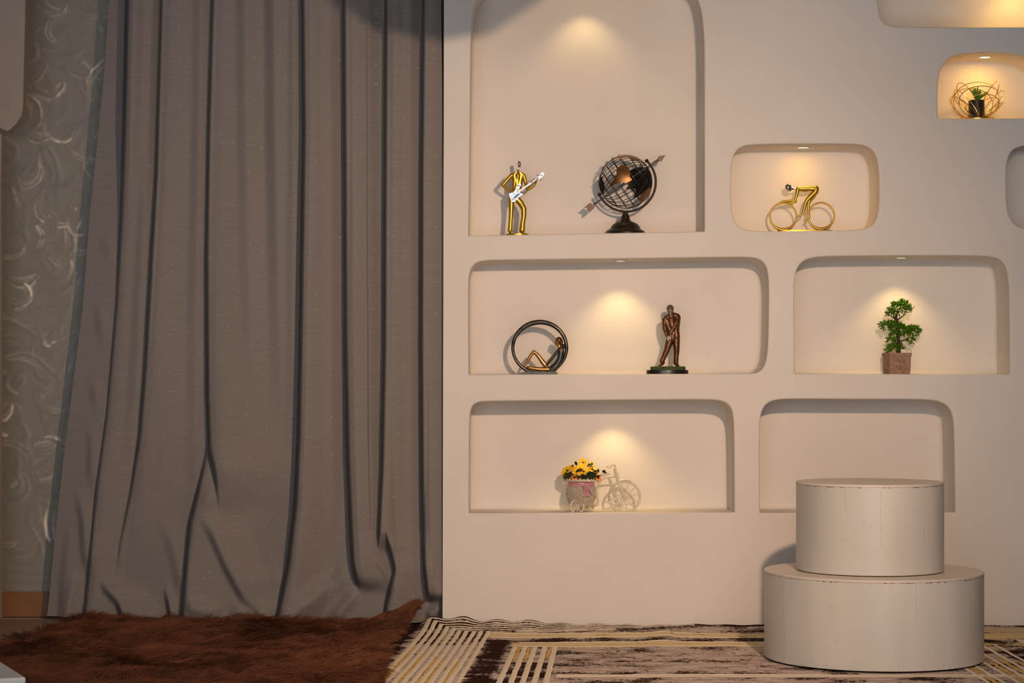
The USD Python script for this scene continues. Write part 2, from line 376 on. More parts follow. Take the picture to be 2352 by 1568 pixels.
# ------------------------------------------------------------------ the niche wall
RN, DN = 0.007, 0.216        # edge rounding and depth of the niches
NICHES = {
    'arch': [(1076, 541)] * 3 + [(1078, 400), (1081, 120), (1082, 70), (1088, 15), (1106, -22), (1140, -46), (1200, -54), (1490, -54), (1556, -46), (1592, -22), (1610, 15), (1616, 70), (1618, 120), (1618, 400)] + [(1618, 531)] * 3,
    'wide': [(1077, 860)] * 3 + [(1076, 760), (1076, 660), (1077, 630), (1085, 609), (1104, 599), (1150, 597), (1425, 594), (1700, 590), (1738, 592), (1757, 604), (1765, 630), (1766, 690), (1764, 800), (1758, 838), (1744, 855), (1725, 858)],
    'bonsai': [(1826, 858)] * 3 + [(1825, 760), (1824, 660), (1828, 622), (1842, 600), (1868, 590), (1920, 588), (2080, 587), (2240, 587), (2285, 590), (2306, 602), (2316, 630), (2319, 690)] + [(2320, 859)] * 3,
    'planter': [(1077, 1178)] * 3 + [(1077, 1080), (1078, 965), (1081, 937), (1092, 924), (1120, 921), (1370, 919), (1610, 917), (1655, 919), (1675, 929), (1684, 950), (1686, 1000)] + [(1687, 1176)] * 3,
    'empty': [(1746, 1177)] * 3 + [(1745, 1080), (1745, 985), (1748, 948), (1760, 926), (1785, 917), (1840, 916), (1960, 917), (2110, 917), (2155, 920), (2180, 934), (2190, 960), (2192, 1010)] + [(2194, 1176)] * 3,
    'cyclist': [(1679, 430), (1680, 380), (1686, 352), (1704, 335), (1740, 331), (1850, 330), (1955, 330), (1990, 334), (2010, 350), (2018, 380), (2020, 430), (2019, 480), (2012, 510), (1994, 524), (1960, 528), (1850, 530), (1745, 531), (1706, 527), (1687, 510), (1680, 480)],
    'plant': [(2155, 272)] * 3 + [(2154, 215), (2156, 175), (2166, 147), (2188, 128), (2225, 121), (2290, 120), (2340, 125), (2378, 140), (2398, 168), (2403, 210)] + [(2404, 271)] * 3,
    'upper': [(2012, -40), (2016, 5), (2022, 44), (2040, 60), (2080, 62), (2250, 62), (2500, 60), (2590, 58), (2620, 40), (2630, 0), (2630, -60), (2620, -90), (2590, -104), (2500, -106), (2080, -106), (2035, -100), (2016, -80)],
    'side': [(2312, 430), (2312, 385), (2318, 354), (2334, 338), (2370, 332), (2480, 331), (2590, 331), (2620, 345), (2632, 385), (2632, 470), (2624, 505), (2595, 525), (2480, 528), (2375, 528), (2338, 521), (2320, 502), (2313, 470)],
}


def w2(px, py):
    p = wp(px, py); return p[0], p[2]


def niche_wall():
    outer = np.array([w2(1016.5, 1441), w2(2800, 1441), (w2(2800, 0)[0], 3.0), (w2(1020.5, 0)[0], 3.0)])
    V, Fc, holes = [], [], []
    base = 0

    def add(v, f):
        nonlocal base
        V.append(v); Fc.append(np.asarray(f) + base); base += len(v)
    for pts in NICHES.values():
        o = chaikin([w2(*p) for p in pts], 3)
        keep = np.linalg.norm(o - np.roll(o, 1, 0), axis=1) > 0.0015
        o = o[keep]
        if Polygon(o).exterior.is_ccw:
            o = o[::-1]
        P = Polygon(o)
        n = len(o)
        d = np.roll(o, -1, 0) - np.roll(o, 1, 0)
        nrm = np.stack([-d[:, 1], d[:, 0]], 1) / np.linalg.norm(d, axis=1, keepdims=True)     # outwards for a clockwise outline
        rings = []
        for t in np.linspace(0, PI / 2, 6):       # the rounded plaster edge
            rings.append((RN * (1 - math.sin(t)), RN * (1 - math.cos(t))))
        rings += [(0, 0.05), (0, 0.12), (0, DN - 0.016)]
        for t in np.linspace(0.25, 1, 4) * PI / 2:   # the softer inner corner
            rings.append((-0.016 * (1 - math.cos(t)), DN - 0.016 + 0.016 * math.sin(t)))
        ring = []
        for off, y in rings:
            q = o + nrm * off
            ring.append(np.stack([q[:, 0], np.full(n, y), q[:, 1]], 1))
        holes.append(o + nrm * RN)
        i, j = np.meshgrid(np.arange(len(ring) - 1), np.arange(n), indexing='ij')
        q = np.stack([i * n + j, i * n + (j + 1) % n, (i + 1) * n + (j + 1) % n, (i + 1) * n + j], -1).reshape(-1, 4)
        add(np.vstack(ring), np.vstack([q[:, [0, 1, 2]], q[:, [0, 2, 3]]]))
        v2, f2 = trimesh.creation.triangulate_polygon(Polygon(o - nrm * 0.016).buffer(0), engine='earcut')
        add(np.stack([v2[:, 0], np.full(len(v2), DN), v2[:, 1]], 1), f2)
    v2, f2 = trimesh.creation.triangulate_polygon(Polygon(outer, holes), engine='earcut')
    add(np.stack([v2[:, 0], np.zeros(len(v2)), v2[:, 1]], 1), f2)
    for k in range(4):      # sides of the block
        a, b = outer[k], outer[(k + 1) % 4]
        add(np.array([[a[0], 0, a[1]], [b[0], 0, b[1]], [b[0], 0.36, b[1]], [a[0], 0.36, a[1]]]), [[0, 1, 2], [0, 2, 3]])
    add(np.array([[x, 0.36, z] for x, z in outer]), [[0, 2, 1], [0, 3, 2]])
    m = trimesh.Trimesh(np.vstack(V), np.vstack(Fc), process=False)
    fl = m.face_normals
    # every front and back face looks at the room
    mid = m.triangles_center
    bad = (fl[:, 1] > 0.5) & (mid[:, 1] < 0.3)
    f = m.faces.copy(); f[bad] = f[bad][:, ::-1]
    return trimesh.Trimesh(m.vertices, f, process=False)


obj('wall_back', niche_wall(), M['plaster'], kind='structure', smooth=30)


b = trimesh.creation.box([6.6, 9.6, 0.1]); b.apply_translation([0.2, -4.3, 3.05])
obj('ceiling', b, mat('ceiling_paint', (0.30, 0.29, 0.28), 0.8), kind='structure', smooth=False)
b = trimesh.creation.box([0.1, 9.6, 3.0]); b.apply_translation([-2.80, -4.45, 1.5])
obj('wall_side', b, mat('dark_paint', (0.06, 0.06, 0.065), 0.8), kind='structure', smooth=False)
b = trimesh.creation.box([0.1, 9.6, 3.0]); b.apply_translation([2.36, -4.45, 1.5])
obj('wall_right', b, mat('grey_paint', (0.10, 0.10, 0.10), 0.8), kind='structure', smooth=False)


def shelf(niche, px):
    """height of a niche's floor below column px"""
    pts = {'arch': ((1076, 541), (1618, 531)), 'wide': ((1077, 860), (1725, 858)), 'bonsai': ((1826, 858), (2320, 859)), 'planter': ((1077, 1178), (1687, 1176)),
           'cyclist': ((1745, 531), (1960, 528)), 'plant': ((2155, 272), (2404, 271))}[niche]
    (a, b), (c, d) = pts
    return wp(px, b + (d - b) * (px - a) / (c - a))[2]


# ------------------------------------------------------------------ left wall with trowel swirls, baseboard, beam end, floor
def swirl_wall():
    Y0, rng = 0.385, np.random.default_rng(7)
    xs = np.linspace(-2.30, -1.42, 270); zs = np.linspace(0.098, 2.75, 720)
    X, Z = np.meshgrid(xs, zs)
    H = np.zeros_like(X); T = np.full_like(X, 0.36)
    WX = X + 0.055 * (meshkit.fbm(np.stack([X * 7, Z * 7, 0 * X], -1), 3, 31) - 0.5)
    WZ = Z + 0.055 * (meshkit.fbm(np.stack([X * 7, Z * 7, 0 * X + 9], -1), 3, 37) - 0.5)
    FN = meshkit.fbm(np.stack([X * 60, Z * 60, 0 * X], -1), 2, 41)

    def stroke(cx, cz, R, a0, a1, w, amp, tone):
        nonlocal H, T
        mid = (a0 + a1) / 2; half = abs(a1 - a0) / 2
        dx, dz = WX - cx, WZ - cz
        rr = np.hypot(dx, dz)
        da = (np.arctan2(dz, dx) - mid + PI) % (2 * PI) - PI
        s_ = da / half                                     # -1 at the start of the stroke, 1 where the trowel lifts
        taper = np.sqrt(np.clip(1 - np.clip(s_, -1, 1) ** 2, 0, 1)) * (0.75 + 0.25 * s_)
        t = (rr - R * (1 + 0.10 * s_ * rng.choice([-1, 1]))) / (w * np.maximum(taper, 0.05))
        m = np.clip((1 - np.abs(t)) / 0.45, 0, 1) * (np.abs(s_) < 1)
        m = m * m * (3 - 2 * m)
        ph = rng.uniform(0, 10)
        br = np.clip(0.5 + 0.30 * np.sin(t * 5 + ph) + 0.20 * np.sin(t * 13 + ph * 2 + 0.7 * s_) + 0.5 * (FN - 0.5), 0, 1)
        ridge = np.exp(-((t - 0.55) / 0.22) ** 2)
        H = H * (1 - m) + amp * (0.6 * br + 0.55 * ridge) * (0.5 + 0.5 * s_) * m + 0.25 * H * m
        tt = 0.22 + 0.16 * br + 1.6 * tone * np.clip(br * 1.3 - 0.2, 0, 1) * (0.35 + 0.75 * ridge) * np.clip(0.35 + 0.65 * s_, 0, 1)
        T = T * (1 - 0.85 * m) + tt * 0.85 * m
    for k in range(380):
        x, z = rng.uniform(-2.3, -1.4), rng.uniform(0.2, 2.7)
        R = rng.choice([rng.uniform(0.03, 0.09), rng.uniform(0.08, 0.30)])
        a = rng.choice([-0.5, 0.2, 2.4, 3.0, 3.7, 4.4, 5.2]) + rng.normal(0, 0.35)
        ln_ = rng.uniform(0.10, 0.30)
        stroke(x - R * math.cos(a), z - R * math.sin(a), R, a - ln_ / R / 2, a + min(ln_ / R, 3.6) / 2, rng.uniform(0.018, 0.048), rng.uniform(0.0012, 0.003), rng.choice([0.05, 0.2, 0.45, 0.8, 1.1], p=[.22, .24, .24, .18, .12]))
    for (px, py, R, a0, a1, w, tone) in [(62, 385, 0.065, PI * 0.95, PI * 2.1, 0.022, 0.95), (95, 395, 0.10, PI * 0.8, PI * 1.25, 0.018, 0.6), (188, 505, 0.05, PI * .6, PI * 1.6, 0.022, 0.9), (30, 640, 0.10, PI * 1.2, PI * 1.75, 0.02, 0.8),
                                         (110, 620, 0.14, PI * 1.45, PI * 1.9, 0.02, 0.7), (10, 830, 0.17, 0.05, PI * 0.55, 0.03, 0.7), (40, 940, 0.2, 0.1, PI * 0.6, 0.03, 0.6), (0, 1080, 0.12, -0.3, PI * 0.6, 0.025, 0.75), (165, 80, 0.12, -0.5, 0.4, 0.014, 0.9),
                                         (130, 60, 0.10, PI * 0.9, PI * 1.5, 0.02, 0.5), (190, 140, 0.07, PI * .7, PI * 1.7, 0.012, 0.6), (110, 230, 0.16, -0.4, 0.5, 0.02, 0.7), (120, 10, 0.05, PI, PI * 1.9, 0.018, 1.0), (175, 700, 0.09, PI * 1.1, PI * 1.8, 0.015, 0.6)]:
        p = wp(px, py, Y0)
        stroke(p[0], p[2], R, a0, a1, w * 1.2, 0.0032, tone)
    low = np.clip((0.30 - Z) / 0.15, 0, 1)
    H = H * (1 - low * 0.8)
    T = T * (1 - low) + low * (0.36 + 0.06 * np.sin(Z * 160 + 2 * np.sin(X * 9)))
    from scipy.ndimage import gaussian_filter
    H, T = gaussian_filter(H, 1.5), gaussian_filter(T, 0.7)
    V = np.stack([X, Y0 - H, Z], -1).reshape(-1, 3)
    nz, nx = X.shape
    i, j = np.meshgrid(np.arange(nz - 1), np.arange(nx - 1), indexing='ij')
    q = np.stack([i * nx + j, i * nx + j + 1, (i + 1) * nx + j + 1, (i + 1) * nx + j], -1).reshape(-1, 4)
    f = np.vstack([q[:, [0, 1, 2]], q[:, [0, 2, 3]]])
    n0 = len(V)
    b = trimesh.creation.box([2.75, 0.12, 3.0]); b.apply_translation([-1.375, Y0 + 0.062 + 0.004, 1.5])
    m = cat(trimesh.Trimesh(V, f, process=False), b)
    return m, np.r_[T.ravel(), np.full(len(b.vertices), 0.36)]


sm, tone = swirl_wall()
w_ = obj('wall_left', sm, M['swirl'], kind='structure', smooth=True)
UsdGeom.PrimvarsAPI(w_).CreatePrimvar('tone', Sdf.ValueTypeNames.FloatArray, 'vertex').Set(Vt.FloatArray.FromNumpy(tone.astype(np.float32)))

bb = UsdGeom.Xform.Define(stage, '/World/baseboard_left').GetPrim()
tag(bb, kind='structure')
for k in range(4):
    x0, x1 = -2.75 + k * 0.6, -2.75 + (k + 1) * 0.6 - 0.003
    b = trimesh.creation.box([x1 - x0, 0.012, 0.099]); b.apply_translation([(x0 + x1) / 2, 0.376, 0.0495 + 0.002])
    obj('tile', b, M['brown_tile'], bb, smooth=False)

fl = UsdGeom.Xform.Define(stage, '/World/floor').GetPrim()
tag(fl, kind='structure')
g = trimesh.creation.box([7.2, 5.4, 0.06]); g.apply_translation([-0.2, -2.2, -0.034]); obj('grout_bed', g, M['grout'], fl, smooth=False)
for i in range(11):
    for j in range(9):
        x, y = -3.6 + i * 0.6 + 0.3 - 0.02, 0.18 - j * 0.6
        b = trimesh.creation.box([0.5965, 0.5965, 0.01]); b.apply_translation([x + 0.3 - 0.05, y + 0.02 - 0.2, -0.005])
        obj('tile', b, M['floor_tile'], fl, smooth=False)

beam = thing('wall_panel', 'beige wall panel with a chamfered lower corner, high up at the far left edge', 'panel', wp(-20, 150, 0.10))
o0 = wp(-20, 150, 0.10)
def bp(px, py): p = wp(px, py, 0.10) - o0; return (p[0], p[2])
obj('slab', plate([bp(*q) for q in [(-140, -160), (69, -160), (67, 0), (61, 255), (58, 270), (46, 288), (31, 303), (24, 305), (14, 301), (-4, 287), (-140, 287)]], 0.06, 0.001).apply_translation([0, 0.0, 0]), M['beige'], beam)
b = trimesh.creation.box([0.25, 0.275, 0.40]); b.apply_translation([bp(-75, 0)[0], 0.1375, bp(0, 120)[1]]); obj('wall_block', b, M['beige'], beam, smooth=False)
post = plate([bp(*q) for q in [(-150, 287), (2.5, 305), (0, 420), (-1, 1420), (-150, 1420)]], 0.04, 0.003); post.apply_translation([0, 0.045, 0])
obj('side_batten', post, M['beige'], beam)

# ------------------------------------------------------------------ curtain
# every crease is a line down the cloth: a steep left flank with a rounded crest, then a slope that falls away to the right
YC = 0.315
CREASES = [   # [(px, py, strength)...], height (m), width of the flank (px), width of the slope (px)
    ([(285, -60, 1.3), (285, 0, 1.3), (278, 300, 1.2), (272, 500, .6), (262, 700, .35), (240, 950, .3), (215, 1130, .4), (190, 1390, .5), (180, 1440, .5)], 0.055, 22, 70),
    ([(366, -60, 1), (365, 0, 1), (353, 400, 1), (341, 600, 1), (327, 850, .95), (315, 1000, .8), (296, 1120, .5), (270, 1250, .25), (262, 1330, 0)], 0.042, 26, 110),
    ([(482, -60, 1), (482, 0, 1), (473, 300, 1), (468, 600, 1), (470, 900, 1), (474, 1030, 1.), (486, 1080, .9), (495, 1140, .25), (497, 1170, 0)], 0.040, 26, 190),
    ([(475, 1010, 0), (464, 1060, .5), (448, 1130, .9), (430, 1200, 1), (424, 1260, 1), (417, 1340, 1), (412, 1400, 1), (410, 1440, 1)], 0.040, 18, 150),
    ([(597, -60, 1), (600, 0, 1), (603, 300, .9), (607, 500, .7), (613, 800, .4), (618, 1000, 0)], 0.022, 34, 80),
    ([(687, -60, 1), (688, 0, 1), (691, 300, 1.05), (687, 560, 1.15), (683, 800, 1.15), (679, 1000, 1.15), (672, 1150, 1.1), (656, 1290, 1), (640, 1370, .9), (630, 1420, .9), (625, 1450, .9)], 0.058, 22, 92),
    ([(734, -60, .8), (735, 0, .8), (737, 500, .9), (738, 900, .9), (740, 1100, .9), (742, 1250, .4), (744, 1330, 0)], 0.012, 26, 44),
    ([(782, -60, 1), (783, 0, 1), (786, 500, 1), (787, 800, 1), (792, 1050, 1), (798, 1200, 1), (803, 1290, 1), (812, 1330, .7), (826, 1356, 0)], 0.056, 26, 86),
    ([(330, -60, 1), (328, 0, 1), (318, 300, 1), (304, 600, .9), (288, 900, .6), (270, 1100, 0)], 0.013, 26, 40),
    ([(437, -60, 1), (436, 0, 1), (430, 400, 1), (424, 700, .8), (420, 1000, .4), (418, 1150, 0)], 0.015, 30, 44),
    ([(536, -60, 1), (536, 0, 1), (540, 400, .8), (546, 700, .4), (550, 950, 0)], 0.013, 30, 46),
    ([(656, -60, 1), (656, 0, 1), (655, 400, .9), (652, 800, .5), (650, 1050, 0)], 0.012, 22, 34),
    ([(838, -60, .8), (838, 0, .8), (840, 600, .8), (842, 1000, .9), (846, 1180, .7), (850, 1290, 0)], 0.010, 8, 30),
    ([(880, -60, 1), (880, 0, 1), (877, 500, 1), (876, 800, 1), (871, 1060, 1), (864, 1220, .9), (862, 1262, 0)], 0.054, 26, 84),
    ([(880, 1215, 0), (886, 1250, .9), (900, 1303, 1.1), (890, 1345, 1), (880, 1390, .9), (876, 1440, .9)], 0.046, 20, 84),
    ([(922, -60, .8), (922, 0, .8), (924, 600, .8), (926, 1200, .6), (930, 1320, .2), (931, 1400, .2)], 0.012, 22, 36),
    ([(966, -60, 1), (966, 0, 1), (962, 400, 1), (961, 800, 1), (963, 1100, 1), (967, 1290, 1.05), (975, 1365, .9), (990, 1380, 0)], 0.056, 26, 70),
    ([(446, 1180, 0), (470, 1220, .8), (505, 1300, 1), (545, 1375, 1), (575, 1400, .8), (600, 1430, .5)], 0.022, 20, 90),     # slanting breaks above the rug
    ([(219, 1330, 0), (232, 1350, .9), (262, 1385, 1), (278, 1440, 1)], 0.028, 14, 90),
    ([(345, 1190, 0), (372, 1240, .5), (394, 1330, .6), (404, 1400, .4)], 0.014, 24, 50),
    ([(370, 1352, 0), (378, 1380, 1), (390, 1440, 1)], 0.022, 10, 40),
    ([(700, 1320, 0), (712, 1333, .5), (735, 1342, .9), (742, 1352, 0)], 0.012, 10, 26),
    ([(850, 1275, 0), (858, 1290, .8), (874, 1308, .7), (884, 1340, 0)], 0.014, 10, 30),
    ([(187, 980, 0), (196, 1010, .6), (193, 1080, .7), (205, 1130, 0)], 0.010, 18, 40), ([(160, 1120, 0), (176, 1190, .9), (180, 1270, .9), (190, 1320, 0)], 0.014, 18, 40),
    ([(150, 1180, 0), (140, 1260, .6), (128, 1340, .7), (130, 1440, .7)], 0.010, 20, 50), ([(218, 540, 0), (226, 560, .6), (240, 620, 0)], 0.010, 22, 40), ([(204, 690, 0), (214, 740, .7), (220, 800, 0)], 0.010, 22, 30), ([(190, 850, 0), (200, 900, .7), (206, 960, 0)], 0.010, 22, 30),
]
ROLLS = [  # folds of cloth that bulge along a slanting line near the floor: ends (px), height, half width (px)
    ((740, 1348), (660, 1412), 0.030, 16), ((800, 1310), (710, 1400), 0.026, 22), ((815, 1362), (770, 1415), 0.03, 14), ((640, 1325), (570, 1335), 0.018, 20),
    ((430, 1385), (490, 1402), 0.035, 16), ((540, 1400), (600, 1420), 0.03, 18), ((1012, 1392), (985, 1412), 0.04, 10), ((170, 1330), (150, 1420), 0.02, 16), ((470, 1140), (490, 1150), 0.012, 22),
]


def curtain_mesh():
    nx, nz = 720, 275
    py = np.linspace(-168, 1446, nz)
    left = np.interp(py, [-90, 0, 150, 300, 500, 700, 900, 1100, 1280, 1380, 1446], [254, 250, 240, 226, 205, 190, 165, 140, 121, 112, 104])
    right = np.interp(py, [-90, 0, 300, 900, 1250, 1340, 1446], [1011, 1013, 1017, 1020, 1018, 1019, 1019])
    t = np.linspace(0, 1, nx)
    PX = left[:, None] + (right - left)[:, None] * t[None]
    PY = np.repeat(py[:, None], nx, 1)
    H = np.zeros_like(PX)
    for line, A, wl, wr in CREASES:
        ln = np.array(line, float)
        yy = ln[:, 1]
        xc = np.interp(py, yy, ln[:, 0]); s = np.interp(py, yy, ln[:, 2], left=0 if ln[0, 2] == 0 else None, right=0 if ln[-1, 2] == 0 else None)
        d = PX - xc[:, None]
        if A > 0.03:
            d = d - 4.0
            u, u2 = np.clip(d / 9.0, 0, 1), np.clip(d / (wl * 1.5), 0, 1)
            rise = 0.74 * np.sqrt(np.clip(1 - (1 - u) ** 2, 0, 1)) + 0.26 * np.sqrt(np.clip(1 - (1 - u2) ** 2, 0, 1))
        else:
            u = np.clip(d / wl, 0, 1)
            rise = u * u * (3 - 2 * u)
        v = np.clip((d - wl * 0.8) / wr, 0, 1)
        fall = 1 - v * v * (3 - 2 * v) if A < 0.02 else 1 - (0.75 * v + 0.25 * v * v * (3 - 2 * v))
        H += (1.75 if A > 0.03 else 1.7) * A * s[:, None] * rise * np.where(d > 0, fall, 0)
    for (x0, y0), (x1, y1), A, w in ROLLS:
        dx, dy = x1 - x0, y1 - y0
        L = math.hypot(dx, dy)
        a = ((PX - x0) * dx + (PY - y0) * dy) / L / L
        b = np.abs((PX - x0) * dy - (PY - y0) * dx) / L
        H += A * np.exp(-(b / w) ** 2) * np.clip((a + 0.25) / 0.4, 0, 1) * np.clip((1.3 - a) / 0.4, 0, 1)
    H += 0.006 * (meshkit.fbm(np.stack([PX / 60, PY / 400, 0 * PX], -1), 3, 4) - 0.5) + 0.010 * np.clip((PY - 1100) / 300, 0, 1) * (meshkit.fbm(np.stack([PX / 55, PY / 70, 0 * PX], -1), 3, 9) - 0.5)
    H += -0.002 * np.exp(-((PY - 516) / 2.5) ** 2) * (PX < 300)          # the hem's crease
    edge = np.clip((PX - left[:, None]) / 26, 0, 1)
    H *= 0.35 + 0.65 * edge
    from scipy.ndimage import gaussian_filter
    H = gaussian_filter(H, (1.2, 0.7))
    YB = np.interp(PX, [110, 1018], [0.30, 0.085])        # the rail runs slightly towards the room on the right
    Zd = DW + YB
    X = (PX - CX) / F * (Zd - H)
    Zz = CH + (HY - PY) / F * Zd
    Zz = np.maximum(Zz, 0.012 + 0.0 * Zz)
    floor_ = Zz <= 0.0121
    Y = YB - H
    V = np.stack([X, Y, Zz], -1).reshape(-1, 3)
    i, j = np.meshgrid(np.arange(nz - 1), np.arange(nx - 1), indexing='ij')
    q = np.stack([i * nx + j, (i + 1) * nx + j, (i + 1) * nx + j + 1, i * nx + j + 1], -1).reshape(-1, 4)
    f = np.vstack([q[:, [0, 1, 2]], q[:, [0, 2, 3]]])
    uv = np.stack([X.ravel() + 0.6 * H.ravel(), Zz.ravel()], 1)
    n0 = len(V)      # the cloth has a back a millimetre behind, and a closed rim
    rim = np.r_[np.arange(nx), np.arange(1, nz) * nx + nx - 1, (nz - 1) * nx + np.arange(nx - 2, -1, -1), np.arange(nz - 2, 0, -1) * nx]
    r2 = np.roll(rim, -1)
    V = np.vstack([V, V + [0, 0.0015, 0]])
    f = np.vstack([f, f[:, ::-1] + n0, np.stack([rim, r2, r2 + n0], 1), np.stack([rim, r2 + n0, rim + n0], 1)])
    return trimesh.Trimesh(V, f, process=False), np.vstack([uv, uv])


cm, cuv = curtain_mesh()
ct = thing('curtain', 'floor-length taupe curtain with deep vertical folds hanging beside the niche wall', 'curtain', (0, 0, 0))
obj('drape', cm, M['curtain'], ct, smooth=True, uv=cuv)
rail = tube([(-1.75, 0.285, 2.72), (-0.29, 0.08, 2.72)], 0.014, 12)
obj('rail', rail, M['iron'], ct)
hem = wp(1000, 1398, 0.10)
bk = np.array([wp(px, py, 0.13) for px, py in [(985, 1411), (992, 1402), (1000, 1395), (1010, 1391), (1017, 1391)]])
V = np.vstack([bk, bk * [1, 1, 0] + [0.0, 0.02, 0.004], bk + [0, 0.03, 0]])

# ------------------------------------------------------------------ patterned carpet
rngc = np.random.default_rng(11)


def carpet_xyz(u, v, lift=0.0):
    u, v = np.asarray(u, float), np.asarray(v, float)
    x = -0.325 + u - 0.075 * v * np.clip(1 - u / 1.8, 0, 1)
    near = np.exp(-np.clip(v + 0.01, 0, None) / 0.14)
    amp = 0.036 * np.exp(-np.clip(u - 0.15, 0, None) / 0.42) + 0.005
    wav = 0.8 + 0.17 * np.sin(2 * PI * u / 0.125 + 0.6) * np.exp(-np.clip(v, 0, None) / 0.2) + 0.12 * np.sin(2 * PI * u / 0.31 + v * 9)
    z = 0.006 + amp * near * wav * np.clip((u + 0.07) / 0.08, 0, 1)
    z = z + 0.007 * np.exp(-((u - 0.92 + 0.1 * v) / 0.05) ** 2) * np.exp(-((v - 0.36) / 0.22) ** 2) + 0.0025 * np.sin(u * 7 + 2 * np.sin(v * 5)) * np.exp(-v / 0.9)
    z = z - 0.0035 * np.clip((-u - 0.04) / 0.1, 0, 1)
    return np.stack([x, -0.004 - v, z + lift], -1)


def carpet_mesh():
    us, vs = np.arange(-0.13, 2.45, 0.0105), np.r_[np.arange(-0.0, 0.3, 0.006), np.arange(0.3, 2.2, 0.012)]
    U, Vv = np.meshgrid(us, vs)
    P = carpet_xyz(U, Vv)
    dark = np.full_like(U, 0.42)
    yel = np.zeros_like(U)
    def band(a, lo, hi, s=0.02): return np.clip((a - lo) / s, 0, 1) * np.clip((hi - a) / s, 0, 1)
    inside = U > 0.25
    dark += 0.40 * band(U, 0.255, 0.350) * (Vv > 0.40)
    dark += 0.30 * band(U, -0.005, 0.11) * (Vv < 0.55)
    dark += 0.18 * band(U, 0.11, 0.26) * (Vv < 0.55)
    dark -= 0.22 * band(U, 0.0, 0.26) * (Vv > 0.55)
    dark += 0.5 * np.clip((-0.005 - U) / 0.03, 0, 1)
    dark += 0.30 * band(Vv, -0.1, 0.045)
    dark += 0.22 * band(Vv, 0.045, 0.16) * (U < 0.9)
    dark += 0.22 * band(Vv, 0.345, 0.455) * (U > 0.3)
    yel += 0.75 * band(Vv, 0.20, 0.345) * (U > 0.25) + 0.95 * band(Vv, 0.47, 0.60) * (U > 0.36)
    dark -= 0.30 * band(Vv, 0.20, 0.345) * (U > 0.25) + 0.5 * band(Vv, 0.47, 0.60) * (U > 0.36) * np.clip((1.35 - U) / 0.3, 0, 1)
    dark += 0.30 * (Vv > 1.0) * band(U, 0.36, 0.52) + 0.02 * (Vv > 0.62) * (U > 0.5) - 0.25 * band(Vv, 1.26, 1.36) * (U > 0.5)
    dark -= 0.16 * np.exp(-((U - 1.0) / 0.2) ** 2) * (Vv > 0.62)
    dark += 0.22 * (U > 2.02) * (Vv > 0.6)
    dark -= 0.28 * band(Vv, 0.04, 0.19) * (U > 1.85); yel += 0.7 * band(Vv, 0.05, 0.40) * (U > 1.85)
    dark -= 0.25 * band(Vv, 0.19, 0.40) * (U > 1.85)
    nz, nx = U.shape
    i, j = np.meshgrid(np.arange(nz - 1), np.arange(nx - 1), indexing='ij')
    q = np.stack([i * nx + j, (i + 1) * nx + j, (i + 1) * nx + j + 1, i * nx + j + 1], -1).reshape(-1, 4)
    f = np.vstack([q[:, [0, 1, 2]], q[:, [0, 2, 3]]])
    V = P.reshape(-1, 3)
    uv = np.stack([U.ravel(), Vv.ravel()], 1)
    zone = np.stack([np.clip(dark, 0, 1).ravel() - 0.6, np.clip(yel, 0, 1).ravel(), 0 * U.ravel()], 1)
    n0 = len(V)
    rim = np.r_[np.arange(nx), np.arange(1, nz) * nx + nx - 1, (nz - 1) * nx + np.arange(nx - 2, -1, -1), np.arange(nz - 2, 0, -1) * nx][::-1]
    r2 = np.roll(rim, -1)
    V = np.vstack([V, V - [0, 0, 0.005]])
    f = np.vstack([f, f[:, ::-1] + n0, np.stack([rim, r2, r2 + n0], 1), np.stack([rim, r2 + n0, rim + n0], 1)])
    return trimesh.Trimesh(V, f, process=False), np.vstack([uv, uv]), np.vstack([zone, zone])


cpm, cpuv, cpz = carpet_mesh()
carpet = thing('carpet', 'patterned carpet with cream and gold stripes on a dark streaked ground', 'carpet')
cp = obj('weave', cpm, M['carpet'], carpet, smooth=True, uv=cpuv)
UsdGeom.PrimvarsAPI(cp).CreatePrimvar('zone', Sdf.ValueTypeNames.Color3fArray, 'vertex').Set(Vt.Vec3fArray.FromNumpy(cpz.astype(np.float32)))


def stripe(u0, v0, u1, v1, w, material, name='stripe', h=0.0022, rag=0.12):
    L = math.hypot(u1 - u0, v1 - v0)
    n = max(3, int(L / 0.012))
    t = np.linspace(0, 1, n)
    du, dv = (u1 - u0) / L, (v1 - v0) / L
    wob = 0.0015 * (meshkit.noise(np.stack([t * L * 18, 0 * t + u0 * 50, 0 * t + v0 * 31], -1), 5) - 0.5) * 2
    rows = []
    for s in (-0.5, -0.3, 0.3, 0.5):
        jit = w * rag * (rngc.random(n) - 0.5) if abs(s) == 0.5 else 0
        off = s * w + wob + jit
        rows.append(carpet_xyz(u0 + du * L * t - dv * off, v0 + dv * L * t + du * off, h if abs(s) < 0.5 else 0.0004))
    V = np.vstack(rows)
    i, j = np.meshgrid(np.arange(3), np.arange(n - 1), indexing='ij')
    q = np.stack([i * n + j, i * n + j + 1, (i + 1) * n + j + 1, (i + 1) * n + j], -1).reshape(-1, 4)
    f = np.vstack([q[:, [0, 1, 2]], q[:, [0, 2, 3]]])
    m = trimesh.Trimesh(V, f, process=False)
    if m.face_normals[:, 2].mean() < 0:
        m = trimesh.Trimesh(V, f[:, ::-1], process=False)
    obj(name, m, material, carpet, smooth=True)


